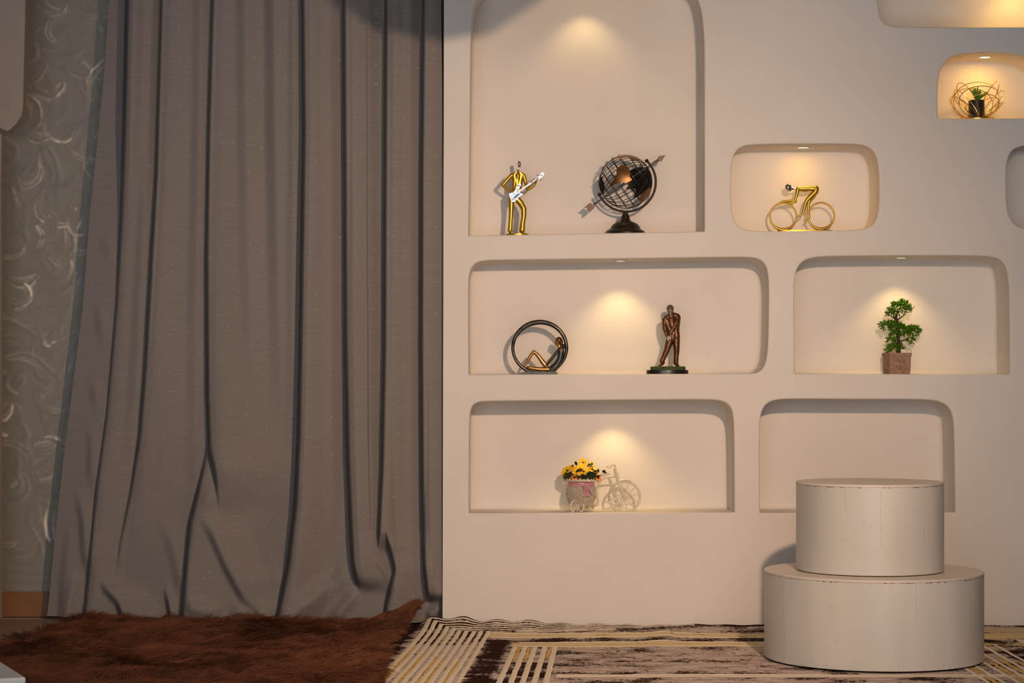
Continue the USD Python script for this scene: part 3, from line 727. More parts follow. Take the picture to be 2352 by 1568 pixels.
CY, GY = M['cream_yarn'], M['gold_yarn']
for k in range(10):      # the wide left border: ten cream bars, mitred into the cream lines along the wall
    v0 = 0.018 + 0.034 * k if k < 5 else 0.20
    stripe(0.012 + 0.0265 * k, v0, 0.012 + 0.0265 * k, 2.1, 0.0165 if k else 0.02, CY)
for k in range(5):
    stripe(0.006 + 0.0265 * k, 0.018 + 0.034 * k, 1.02 - 0.1 * k, 0.018 + 0.034 * k, 0.012 - 0.001 * k, CY)
for gap, v0, v1 in [(0, 0.60, 2.1), (2, 0.78, 1.02), (2, 1.04, 2.1), (4, 0.86, 1.30), (4, 1.32, 2.1), (5, 0.92, 1.16), (5, 1.18, 2.1), (7, 0.98, 1.5), (7, 1.52, 2.1)]:
    stripe(0.0253 + 0.0265 * gap, v0, 0.0253 + 0.0265 * gap, v1, 0.0085, GY, 'gold_stripe', 0.0016, 0.4)
for k in range(5):       # the inner set of bars
    stripe(0.372 + 0.034 * k, 0.60, 0.372 + 0.034 * k, 2.1, 0.018, CY)
for gap, v0, v1 in [(0, 0.62, 0.98), (1, 0.64, 0.97), (3, 0.66, 0.92)]:
    stripe(0.389 + 0.034 * gap, v0, 0.389 + 0.034 * gap, v1, 0.010, GY, 'gold_stripe', 0.0016, 0.4)
for v, u0, u1 in [(1.295, 0.535, 1.9), (1.325, 0.535, 1.95), (0.475, 0.38, 1.5), (0.59, 0.38, 1.25), (0.335, 0.27, 1.7), (0.235, 0.27, 1.1)]:
    stripe(u0, v, u1, v, 0.010, CY)
for k in range(6):       # bars beside the big drum
    stripe(1.80 + 0.047 * k, 0.64 - 0.02 * k + (0.16 if k < 2 else 0), 1.80 + 0.047 * k, 2.1, 0.013, CY)
for gap, v0, v1 in [(0, 0.95, 2.1), (2, 1.0, 1.6), (3, 0.92, 1.9), (4, 0.98, 2.1)]:
    stripe(1.8235 + 0.047 * gap, v0, 1.8235 + 0.047 * gap, v1, 0.016, GY, 'gold_stripe', 0.0016, 0.4)
stripe(2.17, 0.40, 2.17, 2.1, 0.05, CY)

# ------------------------------------------------------------------ brown fur rug
FUR = Polygon([(-1.70, 0.18), (-1.735, -0.05), (-1.75, -0.35), (-1.80, -0.75), (-1.86, -1.2), (-1.80, -2.2), (-0.42, -2.25), (-0.40, -1.7), (-0.425, -1.2), (-0.435, -0.8), (-0.42, -0.45), (-0.405, -0.2), (-0.37, -0.06), (-0.345, 0.0), (-0.50, 0.02), (-0.9, 0.065), (-1.3, 0.12)])


def fur_height(x, y):
    z = 0.010 + 0.022 * meshkit.fbm(np.stack([x * 5, y * 5, 0 * x], -1), 3, 3)
    z = z + 0.012 * np.clip((x + 0.56) / 0.06, 0, 1)
    corner = np.exp(-((x + 0.375) / 0.07) ** 2 - ((y + 0.0) / 0.08) ** 2)
    return z + 0.055 * corner + 0.012 * np.exp(-((x + 0.47) / 0.10) ** 2 - ((y + 0.05) / 0.16) ** 2)


rug = thing('fur_rug', 'shaggy dark brown fur rug with a curled corner in front of the curtain', 'rug')
gx, gy = np.meshgrid(np.arange(-1.95, -0.3, 0.02), np.arange(-2.3, 0.2, 0.02))
ins = shapely.contains_xy(FUR, gx.ravel(), gy.ravel())
bd = np.array([FUR.exterior.interpolate(t, normalized=True).coords[0] for t in np.linspace(0, 1, 400, endpoint=False)])
pts = np.vstack([np.stack([gx.ravel()[ins], gy.ravel()[ins]], 1), bd])
tri = Delaunay(pts).simplices
c = pts[tri].mean(1)
tri = tri[shapely.contains_xy(FUR, c[:, 0], c[:, 1])]
zt = fur_height(pts[:, 0], pts[:, 1]) - 0.003
top = np.c_[pts, zt]; bot = np.c_[pts, np.maximum(zt - 0.008, 0.0025)]
a_, b_ = pts[tri[:, 1]] - pts[tri[:, 0]], pts[tri[:, 2]] - pts[tri[:, 0]]
flip = a_[:, 0] * b_[:, 1] - a_[:, 1] * b_[:, 0] < 0
tri[flip] = tri[flip][:, ::-1]
nb = len(bd); off = len(pts) - nb
rb = off + np.arange(nb); rn = off + (np.arange(nb) + 1) % nb; n0 = len(pts)
obj('hide', trimesh.Trimesh(np.vstack([top, bot]), np.vstack([tri, tri[:, ::-1] + n0, np.stack([rb, rb + n0, rn], 1), np.stack([rn, rb + n0, rn + n0], 1)]), process=False), M['fur_hide'], rug, smooth=30)
rf = np.random.default_rng(5)
NH = 88000
xy = np.empty((0, 2))
while len(xy) < NH:
    s = rf.uniform([-1.9, -1.95], [-0.33, 0.2], (NH, 2))
    xy = np.vstack([xy, s[shapely.contains_xy(FUR, s[:, 0], s[:, 1])]])
xy = xy[:NH]
_b = wp(49, 1559, -1.75) + [-0.25, 0.091, 0]
_u, _v = (xy - _b[:2]) @ [0.9063, 0.4226], (xy - _b[:2]) @ [-0.4226, 0.9063]
xy = xy[~((np.abs(_u) < 0.212) & (np.abs(_v) < 0.212))]
NH = len(xy)
x, y = xy.T
flow = 0.15 + 1.9 * (meshkit.fbm(np.stack([x * 3.2, y * 3.2, 0 * x], -1), 2, 21) - 0.5) * 2 + rf.normal(0, 0.30, NH)      # lie of the pile
edge_d = shapely.distance(shapely.points(x, y), FUR.exterior)
cen = np.arctan2(y + 0.8, x + 1.08)
k = np.clip(1 - edge_d / 0.10, 0, 1) * 0.8
dx, dy = np.cos(flow) * (1 - k) + np.cos(cen) * k, np.sin(flow) * (1 - k) + np.sin(cen) * k
nl = np.hypot(dx, dy) + 1e-9; dx, dy = dx / nl, dy / nl
ln = rf.uniform(0.028, 0.056, NH) * (0.75 + 0.5 * meshkit.noise(np.stack([x * 14, y * 14, 0 * x], -1), 8))
lift = rf.uniform(0.2, 0.6, NH) + 1.0 * (meshkit.noise(np.stack([x * 18, y * 18, 0 * x + 4], -1), 13) - 0.45)
cor = np.exp(-((x + 0.38) / 0.08) ** 2 - ((y + 0.03) / 0.12) ** 2)
lift = np.clip(lift + 0.5 * cor, 0.12, 1.3)
z0 = fur_height(x, y)
ts = np.array([0, 0.4, 0.75, 1.0])
hp = np.zeros((NH, 4, 3))
for q, t in enumerate(ts):
    el = lift * (1 - 0.55 * t)
    hp[:, q, 0] = x + dx * ln * t * np.cos(el)
    hp[:, q, 1] = y + dy * ln * t * np.cos(el)
    hp[:, q, 2] = z0 + ln * (np.sin(lift) * t - 0.28 * t * t)
hp[:, :, 2] = np.maximum(hp[:, :, 2], np.where(hp[:, :, 0] > -0.56, 0.014, 0.003))
cv = UsdGeom.BasisCurves.Define(stage, str(rug.GetPath()) + '/pile')
cv.CreateTypeAttr('linear')
cv.CreateCurveVertexCountsAttr(Vt.IntArray.FromNumpy(np.full(NH, 4, np.int32)))
cv.CreatePointsAttr(Vt.Vec3fArray.FromNumpy(hp.reshape(-1, 3).astype(np.float32)))
wd = np.repeat(rf.uniform(0.0011, 0.0019, NH)[:, None], 4, 1) * np.array([1.0, 0.9, 0.6, 0.15])
cv.CreateWidthsAttr(Vt.FloatArray.FromNumpy(wd.ravel().astype(np.float32)))
cv.SetWidthsInterpolation('vertex')
UsdShade.MaterialBindingAPI.Apply(cv.GetPrim()).Bind(M['fur'])
tag(cv.GetPrim(), kind='stuff')

# ------------------------------------------------------------------ the two drums
def drum(label, X, Y, R, H, z, seed):
    t = thing('display_drum', label, 'plinth', (X, Y, z))
    side = lathe([(R - 0.004, 0.0), (R - 0.001, 0.001), (R, 0.005), (R, H * 0.35), (R, H * 0.7), (R, H - 0.012), (R, H - 0.009)], 160)
    obj('side_panel', side, M['drum'], t, smooth=40)
    topm = lathe([(R - 0.001, H - 0.009), (R + 0.0006, H - 0.008), (R + 0.0006, H - 0.002), (R - 0.0015, H), (R * 0.6, H), (0.0004, H)], 160)
    obj('top_panel', topm, M['drum_top'], t, smooth=40)
    obj('base_panel', lathe([(0.0004, 0.0), (R - 0.006, 0.0), (R - 0.006, 0.004)], 120), M['crack'], t, smooth=40)
    r = np.random.default_rng(seed)
    def on(a, zz, d=0.0): return np.array([(R + d) * math.sin(a), -(R + d) * math.cos(a), zz])
    # board joints, cracks and nail holes on the side towards the camera
    for a, z0, z1 in seams[seed]:
        pts = [on(a + 0.004 * math.sin(q * 9 + seed) + 0.012 * q, z0 + (z1 - z0) * q, 0.0) for q in np.linspace(0, 1, 14)]
        obj('seam', tube(pts, [0.00005 + 0.0003 * abs(math.sin(k * 2.3)) for k in range(14)], 5), M['crack'], t)
    ms = []
    for k in range(15):
        a, zz = r.uniform(-1.25, 1.25), r.choice([H - 0.02, 0.02, r.uniform(0.03, H - 0.03)])
        ms.append(ellipsoid(on(a, zz + r.uniform(-.008, .008)), np.array([1, 1, 1]) * r.uniform(0.0006, 0.0013), 1))
    for k in range(30):
        a = r.uniform(-1.3, 1.3)
        pts = [on(a + q * r.uniform(0.005, 0.012), H - 0.0095 + r.uniform(-0.0012, 0.0006)) for q in range(4)]
        ms.append(tube(pts, r.uniform(0.0004, 0.0013), 4))
    for k in range(3):
        a, zz = r.uniform(-0.8, 0.6), r.uniform(0.05, H - 0.08)
        for q in range(3):
            ms.append(tube([on(a + 0.004 * q, zz + 0.004 * q), on(a + 0.004 * q + 0.026, zz + 0.004 * q + 0.004)], 0.0002, 4))
    obj('chips', cat(ms), M['crack'], t, kind='stuff', label='dark nail holes, chips and scratches')
    return t


seams = {1: [(-0.50, 0.28, 0.21), (-0.03, 0.285, 0.10), (0.62, 0.16, 0.09)], 2: [(-1.10, 0.28, 0.02), (0.20, 0.28, 0.14)]}
XD, YD = (2005.5 - CX) / F * 6.9, -0.9
drum('lower and wider of two stacked off-white drums, standing on the patterned carpet', XD, YD, 0.365, 0.292, 0.0115, 2)
drum('upper and narrower off-white drum stacked on the wider one', (1997.5 - CX) / F * 6.9, YD, 0.246, 0.297, 0.3055, 1)

# ------------------------------------------------------------------ white box at the lower left corner
wb = wp(49, 1559, -1.75)
zt_ = wb[2] + 0.0
bx = thing('white_box', 'corner of a low white box on the fur rug at the lower left', 'box', (wb[0] - 0.250, -1.75 + 0.091, 0.050))
mb = m3.Manifold.batch_hull([m3.Manifold.sphere(0.008, 24).translate((sx * 0.192, sy * 0.192, sz)) for sx in (-1, 1) for sy in (-1, 1) for sz in (0.008, zt_ - 0.050 - 0.008)]).rotate((0, 0, 25.0))
obj('body', mb, M['white_box'], bx)
ms = [ellipsoid((0.19 + 0.02 * k, -0.06 + 0.013 * (k % 2), zt_ - 0.050), (0.004, 0.003, 0.0006), 1) for k in range(2)]
obj('paint_fleck', cat(ms), mat('red_fleck', (0.3, 0.05, 0.03), 0.6), bx, label='small red flecks')

# ------------------------------------------------------------------ recessed downlights
def downlight(px, niche_top_py, label, power, y=0.108, angle=51.0, soft=0.7, col=(1.0, 0.70, 0.30), wide=0.0):
    zc = wp(px, niche_top_py)[2]
    X = (px - CX) / F * (DW + y)
    t = thing('downlight', label, 'lamp', (X, y, zc - 0.004), group=None)
    obj('trim_ring', lathe([(0.0205, 0.004), (0.0205, 0.0022), (0.022, 0.001), (0.026, 0.001), (0.028, 0.0025), (0.028, 0.006)], 40), M['lamp_trim'], t)
    obj('lens', lathe([(0.0002, 0.0016), (0.014, 0.002), (0.0205, 0.003), (0.0205, 0.0045)], 32), M['lamp_glow'], t)
    l = UsdLux.SphereLight.Define(stage, str(t.GetPath()) + '/bulb_light')
    l.CreateRadiusAttr(0.012); l.CreateIntensityAttr(power); l.CreateColorAttr(col)
    l.AddTranslateOp().Set((0, 0, -0.012))
    cone(l, angle, soft)
    if wide:        # the lens itself also spreads light all round the niche
        k = UsdLux.DiskLight.Define(stage, str(t.GetPath()) + '/lens_light')
        k.CreateRadiusAttr(0.018); k.CreateIntensityAttr(wide); k.CreateColorAttr((1.0, 0.52, 0.08))
        k.AddTranslateOp().Set((0, 0, -0.002))
    return t


downlight(1845, 330.3, 'recessed lamp in the ceiling of the niche above the gold cyclist', 58, angle=62, soft=0.9, col=(1.0, 0.66, 0.22), wide=85)
downlight(2262, 120.3, 'recessed lamp in the ceiling of the small niche above the wire basket', 60, angle=70, soft=0.9, col=(1.0, 0.62, 0.18), wide=150)
downlight(1425, 594.2, 'recessed lamp in the long niche between the ring sculpture and the golfer', 540)
downlight(2070, 587.2, 'recessed lamp in the niche straight above the bonsai tree', 560)
downlight(1410, 919, 'recessed lamp in the niche above the tricycle flower planter', 540)
downlight(1345, -54, 'recessed lamp at the top of the tall arched niche', 400)
downlight(2340, -106, 'recessed lamp in the cut-off niche at the upper right corner', 300, col=(1.0, 0.66, 0.22), wide=190)

# ------------------------------------------------------------------ unlit softbox over the set (its shadow crosses the curtain's top)
sb = thing('softbox', 'unlit round black softbox hanging above the set on a pole', 'softbox', (0.15, -1.4, 2.165 + 0.40))
obj('bowl', lathe([(0.40, 0.0), (0.405, 0.02), (0.36, 0.10), (0.26, 0.18), (0.10, 0.23), (0.0005, 0.235)], 16).apply_transform(trimesh.transformations.rotation_matrix(-PI / 2, [1, 0, 0])), M['black_cloth'], sb)
obj('diffuser', lathe([(0.0005, 0.004), (0.395, 0.004), (0.40, 0.0)], 16).apply_transform(trimesh.transformations.rotation_matrix(-PI / 2, [1, 0, 0])), mat('diffuser', (0.6, 0.6, 0.6), 0.9), sb)
obj('pole', tube([(0, 0.24, 0), (0, 0.28, 0.05), (0, 0.28, 0.8)], 0.014, 10), M['iron'], sb)


# ------------------------------------------------------------------ statues: geometry read from close-up views of the photograph
class View:
    """turns positions in a close-up (origin x0, y0 in the photograph, k view pixels per photograph pixel) into metres about the thing's base"""
    def __init__(s, x0, y0, k, niche, base_px, y=0.09):
        s.x0, s.y0, s.k, s.y = x0, y0, k, y
        s.Z = DW + y
        s.loc = np.array([(base_px - CX) / F * s.Z, y, shelf(niche, base_px)])
        s.m = s.Z / F / k
    def p(s, cx, cy, d=0.0):
        px, py = s.x0 + cx / s.k, s.y0 + cy / s.k
        return np.array([(px - CX) / F * s.Z - s.loc[0], -d * s.m, CH + (HY - py) / F * s.Z - s.loc[2]])
    def b(s, cx, cy, r, d=0.0):
        return [*s.p(cx, cy, d), r * s.m]
    def xz(s, cx, cy):
        q = s.p(cx, cy); return (q[0], q[2])
    def poly(s, pts): return [s.xz(*q) for q in pts]


def disc_base(v, cx, rx, top_cy, ry=None, mat_=None, parent=None, name='base', n=64, round_=0.25):
    """a low round foot from the shelf up to view row top_cy"""
    c = v.p(cx, top_cy); R = rx * v.m; h = c[2]
    m = lathe([(0.0003, 0), (R, 0), (R, h * (1 - round_)), (R * 0.985, h), (0.0003, h)], n)
    m.apply_scale([1, (ry or rx) / rx, 1]); m.apply_translation([c[0], 0, 0])
    return obj(name, m, mat_, parent)


# ---- guitarist
v = View(1120, 350, 7.465, 'arch', 1189)
t = thing('guitarist_statue', 'gold statuette of a man in a suit playing a silver guitar', 'statue', v.loc)
B = v.b
suit = blob([
    [B(415, 395, 34), B(480, 372, 44), B(560, 370, 44), B(620, 395, 32)],
    [B(470, 400, 52), B(465, 520, 48), B(462, 640, 46), B(420, 770, 52)],
    [B(565, 400, 50), B(555, 520, 46), B(530, 640, 44), B(500, 770, 48)],
    [B(515, 400, 60, 8), B(505, 560, 52, 8), B(470, 700, 56)],
    [B(405, 398, 36), B(330, 480, 31), B(262, 560, 30, 8), B(320, 615, 28, 22), B(408, 668, 25, 40)],
    [B(622, 402, 36), B(650, 510, 31), B(690, 630, 33, 20), B(745, 605, 28, 38), B(795, 570, 23, 52)],
    [B(410, 790, 58), B(408, 900, 50), B(405, 1020, 40), B(395, 1180, 38), B(385, 1330, 40)],
    [B(500, 790, 58), B(560, 860, 56), B(618, 960, 50, 14), B(622, 1080, 44, 10), B(600, 1220, 44), B(588, 1330, 52)],
], 5 * v.m, 8)
obj('suit', suit, M['gold'], t, smooth=True)
obj('lapels', cat(plate(v.poly([(455, 375), (500, 330), (505, 345), (470, 400), (520, 560), (505, 570), (445, 410)]), 10 * v.m, 0).apply_translation([0, -56 * v.m, 0]),
                  plate(v.poly([(590, 365), (545, 335), (545, 350), (570, 400), (525, 560), (540, 570), (600, 400)]), 10 * v.m, 0).apply_translation([0, -56 * v.m, 0])), M['gold'], t)
obj('cravat', blob([[B(522, 345, 16, 50), B(520, 380, 18, 62), B(522, 450, 14, 64)]], 4 * v.m, 3), M['gold'], t, smooth=True)
for cx in (386, 600):
    obj('shoe', blob([[B(cx - 4, 1385, 24), B(cx + 8, 1398, 22, 40), B(cx + (40 if cx > 500 else 0), 1402, 16, 60)]], 5 * v.m, 4), M['gold'], t, smooth=True)
    obj('trouser_hem', tube([v.p(cx - 3 + 44 * math.cos(a), 1344 + 6 * math.sin(a), 40 * math.sin(a)) for a in np.linspace(0, 2 * PI, 20, endpoint=False)], 6 * v.m, 6, True), M['gold'], t)
hand = blob([[B(420, 672, 24, 46), B(460, 675, 22, 56), B(485, 680, 16, 62)]] + [[B(465, 664 + 9 * k, 9, 62), B(505 - 3 * k, 668 + 9 * k, 8, 74), B(520 - 6 * k, 676 + 10 * k, 7, 66)] for k in range(4)] + [[B(440, 662, 9, 60), B(470, 650, 8, 76)]], 4 * v.m, 4)
obj('hand', hand, M['gold'], t, smooth=True)
hand = blob([[B(795, 565, 20, 52), B(815, 525, 24, 48), B(830, 480, 20, 44)]] + [[B(800 + 10 * k, 540 - 22 * k, 9, 70), B(812 + 9 * k, 528 - 22 * k, 8, 84), B(826 + 8 * k, 515 - 20 * k, 7, 74)] for k in range(4)] + [[B(835, 520, 9, 40), B(846, 470, 8, 38)]], 4 * v.m, 4)
obj('hand', hand, M['gold'], t, smooth=True)
disc_base(v, 508, 198, 1397, 130, M['gold'], t)
obj('head', blob([[B(542, 168, 30), B(545, 205, 33), B(546, 240, 26)]], 4 * v.m, 4, [(v.p(543, 200, 0), (33 * v.m, 56 * v.m, 66 * v.m))]), M['chrome'], t, smooth=True, label='smooth chrome head')
obj('neck', blob([[B(516, 335, 20), B(524, 295, 16), B(540, 255, 15)]], 4 * v.m, 3), M['chrome'], t, smooth=True)
gt = node('guitar', t)
tag(gt, 'silver electric guitar')
body = plate(chaikin(v.poly([(362, 726), (400, 694), (438, 700), (470, 660), (492, 610), (515, 562), (545, 536), (576, 552), (572, 584), (545, 604), (522, 640), (535, 672), (560, 700), (592, 716), (618, 708), (606, 734), (566, 756), (526, 780), (500, 822), (468, 852), (432, 864), (404, 846), (390, 800)]), 2), 30 * v.m, 10 * v.m)
obj('guitar_body', body.apply_translation([0, -62 * v.m, 0]), M['cast_chrome'], gt)
obj('pickguard', plate(chaikin(v.poly([(430, 800), (470, 745), (540, 700), (556, 712), (510, 765), (470, 800)]), 2), 5 * v.m, 0).apply_translation([0, -88 * v.m, 0]), mat('blue_steel', (0.06, 0.075, 0.11), 0.12, 1.0), gt)
a, b_ = np.array([520, 690.]), np.array([862, 447.])
dn = (b_ - a) / np.linalg.norm(b_ - a); nn = np.array([-dn[1], dn[0]])
obj('fretboard', plate(v.poly([a + nn * 12, b_ + nn * 10, b_ - nn * 10, a - nn * 12]), 14 * v.m, 0).apply_translation([0, -78 * v.m, 0]), M['cast_chrome'], gt)
for k in range(9):
    c_ = a + dn * (30 + 33 * k)
    obj('fret', plate(v.poly([c_ + nn * 11 - dn * 11, c_ + nn * 11 + dn * 11, c_ - nn * 11 + dn * 11, c_ - nn * 11 - dn * 11]), 9 * v.m, 3.5 * v.m).apply_translation([0, -89 * v.m, 0]), M['cast_chrome'], gt)
obj('headstock', plate(chaikin(v.poly([(845, 462), (868, 420), (905, 372), (935, 348), (966, 356), (970, 388), (945, 425), (905, 455), (868, 478)]), 2), 18 * v.m, 4 * v.m).apply_translation([0, -74 * v.m, 0]), M['cast_chrome'], gt)
for q in [(848, 395), (872, 398), (968, 405), (948, 435), (912, 480), (905, 470)]:
    obj('tuning_peg', ellipsoid(v.p(*q, 82), np.array([11, 8, 9]) * v.m, 2), M['cast_chrome'], gt)
for k in range(2):
    obj('guitar_knob', ellipsoid(v.p(418 + 34 * k, 800 + 22 * k, 92), np.array([10, 8, 10]) * v.m, 2), M['cast_chrome'], gt)

# ---- armillary globe
v = View(1310, 340, 7.467, 'arch', 1436.6, 0.088)
t = thing('wire_globe', 'dark wire globe with copper continents pierced by an arrow on a round foot', 'globe', v.loc + [0, 0, 0.0017])
C, R = np.array([948.0, 588.0]), 452.0
foot_y = v.p(945, 1462)[2]
prof = [(335, 1470), (332, 1448), (318, 1428), (280, 1412), (262, 1398), (256, 1380), (240, 1345), (215, 1318), (180, 1295), (140, 1278), (98, 1262), (80, 1240), (72, 1205), (66, 1170), (52, 1150), (52, 1128), (30, 1118), (26, 1094)]
pr = [(r_ * v.m, max(v.p(945, cy)[2], 0)) for r_, cy in prof]
pr = [(0.0004, 0), (pr[0][0], 0)] + pr + [(0.0004, pr[-1][1])]
m = lathe(pr, 64); m.apply_translation([v.p(945, 0)[0], 0, 0])
obj('foot', m, M['iron_base'], t)
aa = np.linspace(math.radians(-155), math.radians(46), 80)       # bracket arc, from the lower left ball under the globe to the upper right ball
arc = [v.p(958 + 507 * math.cos(a), 590 - 507 * math.sin(a)) for a in aa]
obj('bracket', tube(arc, 19 * v.m, 12), M['iron'], t)
for q in (arc[0], arc[-1]):
    obj('ball', ellipsoid(q, np.array([32, 32, 32]) * v.m, 3), M['iron'], t)
ax0, ax1 = np.array([395., 975.]), np.array([1510., 205.])
axd = (ax1 - ax0) / np.linalg.norm(ax1 - ax0)
obj('arrow_shaft', tube([v.p(*ax0), v.p(*ax1)], 11 * v.m, 10), M['iron'], t)
obj('shaft_collar', tube([v.p(*(ax0 + axd * 0)), v.p(*(ax0 + axd * 60))], 18 * v.m, 10), M['iron'], t)
obj('shaft_collar', tube([v.p(*(ax1 - axd * 75)), v.p(*(ax1 - axd * 5))], 18 * v.m, 10), M['iron'], t)
obj('arrowhead', plate(v.poly([(1492, 195), (1508, 148), (1630, 126), (1562, 238), (1508, 230)]), 16 * v.m, 4 * v.m).apply_translation([0, 8 * v.m, 0]), M['copper_dull'], t)
obj('arrow_fletching', plate(v.poly([(395, 990), (345, 945), (310, 962), (236, 1032), (308, 1040), (310, 1122), (408, 1040), (416, 1000)]), 16 * v.m, 4 * v.m).apply_translation([0, 8 * v.m, 0]), M['copper_dull'], t)
cc = v.p(*C)
# cage frame: e3 along the arrow (in the picture's plane), e1 and e2 across it
e3 = np.array([axd[0], -0.12, -axd[1]]); e3 /= np.linalg.norm(e3)
e1 = np.cross(e3, [0, 1.0, 0]); e1 /= np.linalg.norm(e1)
e2 = np.cross(e3, e1)
Rm = R * v.m
th = np.linspace(0, 2 * PI, 72, endpoint=False)
for k in range(9):
    a = k * PI / 9 + 0.15
    d = np.cos(a) * e1 + np.sin(a) * e2
    obj('meridian_wire', tube([cc + Rm * (np.cos(q) * e3 + np.sin(q) * d) for q in th], 5.2 * v.m, 6, True), M['iron'], t)
for lat in (-0.9, -0.55, -0.25, 0.05, 0.36, 0.72, 1.02):
    obj('latitude_wire', tube([cc + Rm * (math.sin(lat) * e3 + math.cos(lat) * (np.cos(q) * e1 + np.sin(q) * e2)) for q in th], (7.5 if abs(lat - .05) < .01 else 5.2) * v.m, 6, True), M['iron'], t)
for k in range(6):          # small wire loops on the upper left rim
    a = math.radians(104 + 15 * k)
    c0 = v.p(C[0] + (R + 12) * math.cos(a), C[1] - (R + 12) * math.sin(a))
    obj('wire_loop', tube([c0 + 19 * v.m * np.array([math.cos(q), 0.5 * math.sin(q), math.sin(q)]) for q in np.linspace(0, 2 * PI, 16, endpoint=False)], 4 * v.m, 5, True), M['iron'], t)


def continent(poly, side, material):
    P = Polygon(poly).buffer(0)
    x0, y0, x1, y1 = P.bounds
    g = np.stack(np.meshgrid(np.arange(x0, x1, 22), np.arange(y0, y1, 22)), -1).reshape(-1, 2)
    g = g[shapely.contains_xy(P.buffer(-6), g[:, 0], g[:, 1])]
    e = np.array([P.exterior.interpolate(s).coords[0] for s in np.arange(0, P.length, 14)])
    pt = np.vstack([g, e]); tr = Delaunay(pt).simplices
    cn = pt[tr].mean(1); tr = tr[shapely.contains_xy(P, cn[:, 0], cn[:, 1])]
    d = pt - C; rr = np.hypot(*d.T)
    d = d * np.minimum(1, 0.995 * R / np.maximum(rr, 1e-6))[:, None]
    z = side * np.sqrt(np.maximum(R * R - (d ** 2).sum(1), 0))
    S = np.stack([d[:, 0], -z, -d[:, 1]], 1) / R
    V = np.vstack([cc + S * Rm * 1.022, cc + S * Rm * 1.006])
    n0 = len(pt)
    a, b = pt[tr[:, 1]] - pt[tr[:, 0]], pt[tr[:, 2]] - pt[tr[:, 0]]
    w = a[:, 0] * b[:, 1] - a[:, 1] * b[:, 0]
    tr = np.where(((w > 0) == (side > 0))[:, None], tr[:, ::-1], tr)
    ed = np.sort(np.vstack([tr[:, [0, 1]], tr[:, [1, 2]], tr[:, [2, 0]]]), 1)
    uq, cnt = np.unique(ed, axis=0, return_counts=True)
    eb = uq[cnt == 1]
    f = np.vstack([tr, tr[:, ::-1] + n0, np.c_[eb[:, 0], eb[:, 1], eb[:, 1] + n0], np.c_[eb[:, 0], eb[:, 1] + n0, eb[:, 0] + n0]])
    return obj('continent', trimesh.Trimesh(V, f, process=False), material, t, smooth=40)


continent([(780, 400), (838, 352), (882, 340), (905, 362), (935, 362), (980, 400), (998, 450), (992, 545), (1032, 600), (1000, 618), (925, 655), (900, 648), (860, 636), (790, 655), (700, 690), (640, 722), (678, 650), (735, 572), (772, 500)], 1, M['copper'])
continent([(828, 160), (870, 140), (940, 122), (1030, 130), (1120, 160), (1215, 215), (1300, 290), (1260, 300), (1215, 268), (1160, 232), (1118, 212), (1140, 252), (1080, 252), (1000, 228), (985, 178), (900, 180), (845, 245), (815, 270)], 1, M['copper'])
continent([(1400, 688), (1385, 770), (1340, 860), (1270, 930), (1210, 950), (1155, 912), (1190, 845), (1240, 775), (1320, 715)], 1, M['copper'])
continent([(1050, 352), (1200, 312), (1310, 330), (1370, 450), (1398, 560), (1392, 690), (1330, 712), (1240, 760), (1160, 800), (1100, 835), (1148, 735), (1138, 655), (1000, 660), (985, 638), (1058, 600), (1022, 540), (1030, 420)], -1, M['iron'])
continent([(498, 545), (540, 490), (585, 468), (560, 520), (600, 580), (605, 690), (575, 790), (545, 745), (500, 660)], -1, M['iron'])

# ---- cyclist
v = View(1670, 310, 6.357, 'cyclist', 1843, 0.10)
t = thing('cyclist_statue', 'abstract gold figure of a racing cyclist with a chrome head', 'statue', v.loc)
B = v.b
gb = disc_base(v, 1140, 405, 1388, 70, M['gold'], t)
for cx, cy, Rw in ((820, 1187, 194), (1372, 1180, 192)):
    a = np.linspace(0, 2 * PI, 64, endpoint=False)
    obj('wheel', tube([v.p(cx + Rw * math.cos(q), cy - Rw * math.sin(q)) for q in a], [(13 + 11 * max(0, -math.sin(q)) ** 3) * v.m for q in a], 12, True), M['gold'], t)
rider = blob([
    [B(1035, 785, 30), B(1100, 785, 30), B(1200, 780, 33), B(1290, 785, 44)],
    [B(1060, 800, 22, -10), B(1150, 815, 14, -10), B(1240, 790, 16, -10)],
    [B(1035, 785, 32), B(1022, 840, 27, 8), B(1008, 900, 21, 12), B(995, 950, 17, 14), B(900, 962, 17, 10), B(830, 968, 15, 4), B(785, 978, 13)],
    [B(1000, 970, 22, -14), B(930, 985, 16, -14), B(860, 988, 12, -8)],
    [B(1295, 785, 48), B(1290, 830, 44, 8), B(1225, 890, 38, 14), B(1165, 950, 30, 18), B(1138, 1010, 25, 18), B(1120, 1090, 19, 16), B(1108, 1150, 15, 16), B(1060, 1182, 15, 12), B(1012, 1202, 10, 6)],
    [B(1300, 800, 46, -10), B(1265, 880, 36, -24), B(1210, 950, 26, -28), B(1188, 1020, 22, -28), B(1192, 1110, 18, -26), B(1206, 1200, 15, -24), B(1180, 1228, 13, -22), B(1148, 1248, 9, -22)],
], 6 * v.m, 8)
obj('rider', rider, M['gold'], t, smooth=True)
obj('head', blob([[B(912, 795, 30), B(945, 786, 17), B(975, 786, 13), B(1005, 788, 14)]], 5 * v.m, 4, [(v.p(893, 762), (50 * v.m, 46 * v.m, 52 * v.m)), (v.p(908, 785), (42 * v.m, 36 * v.m, 42 * v.m))]), M['chrome'], t, smooth=True, label='chrome head and neck')

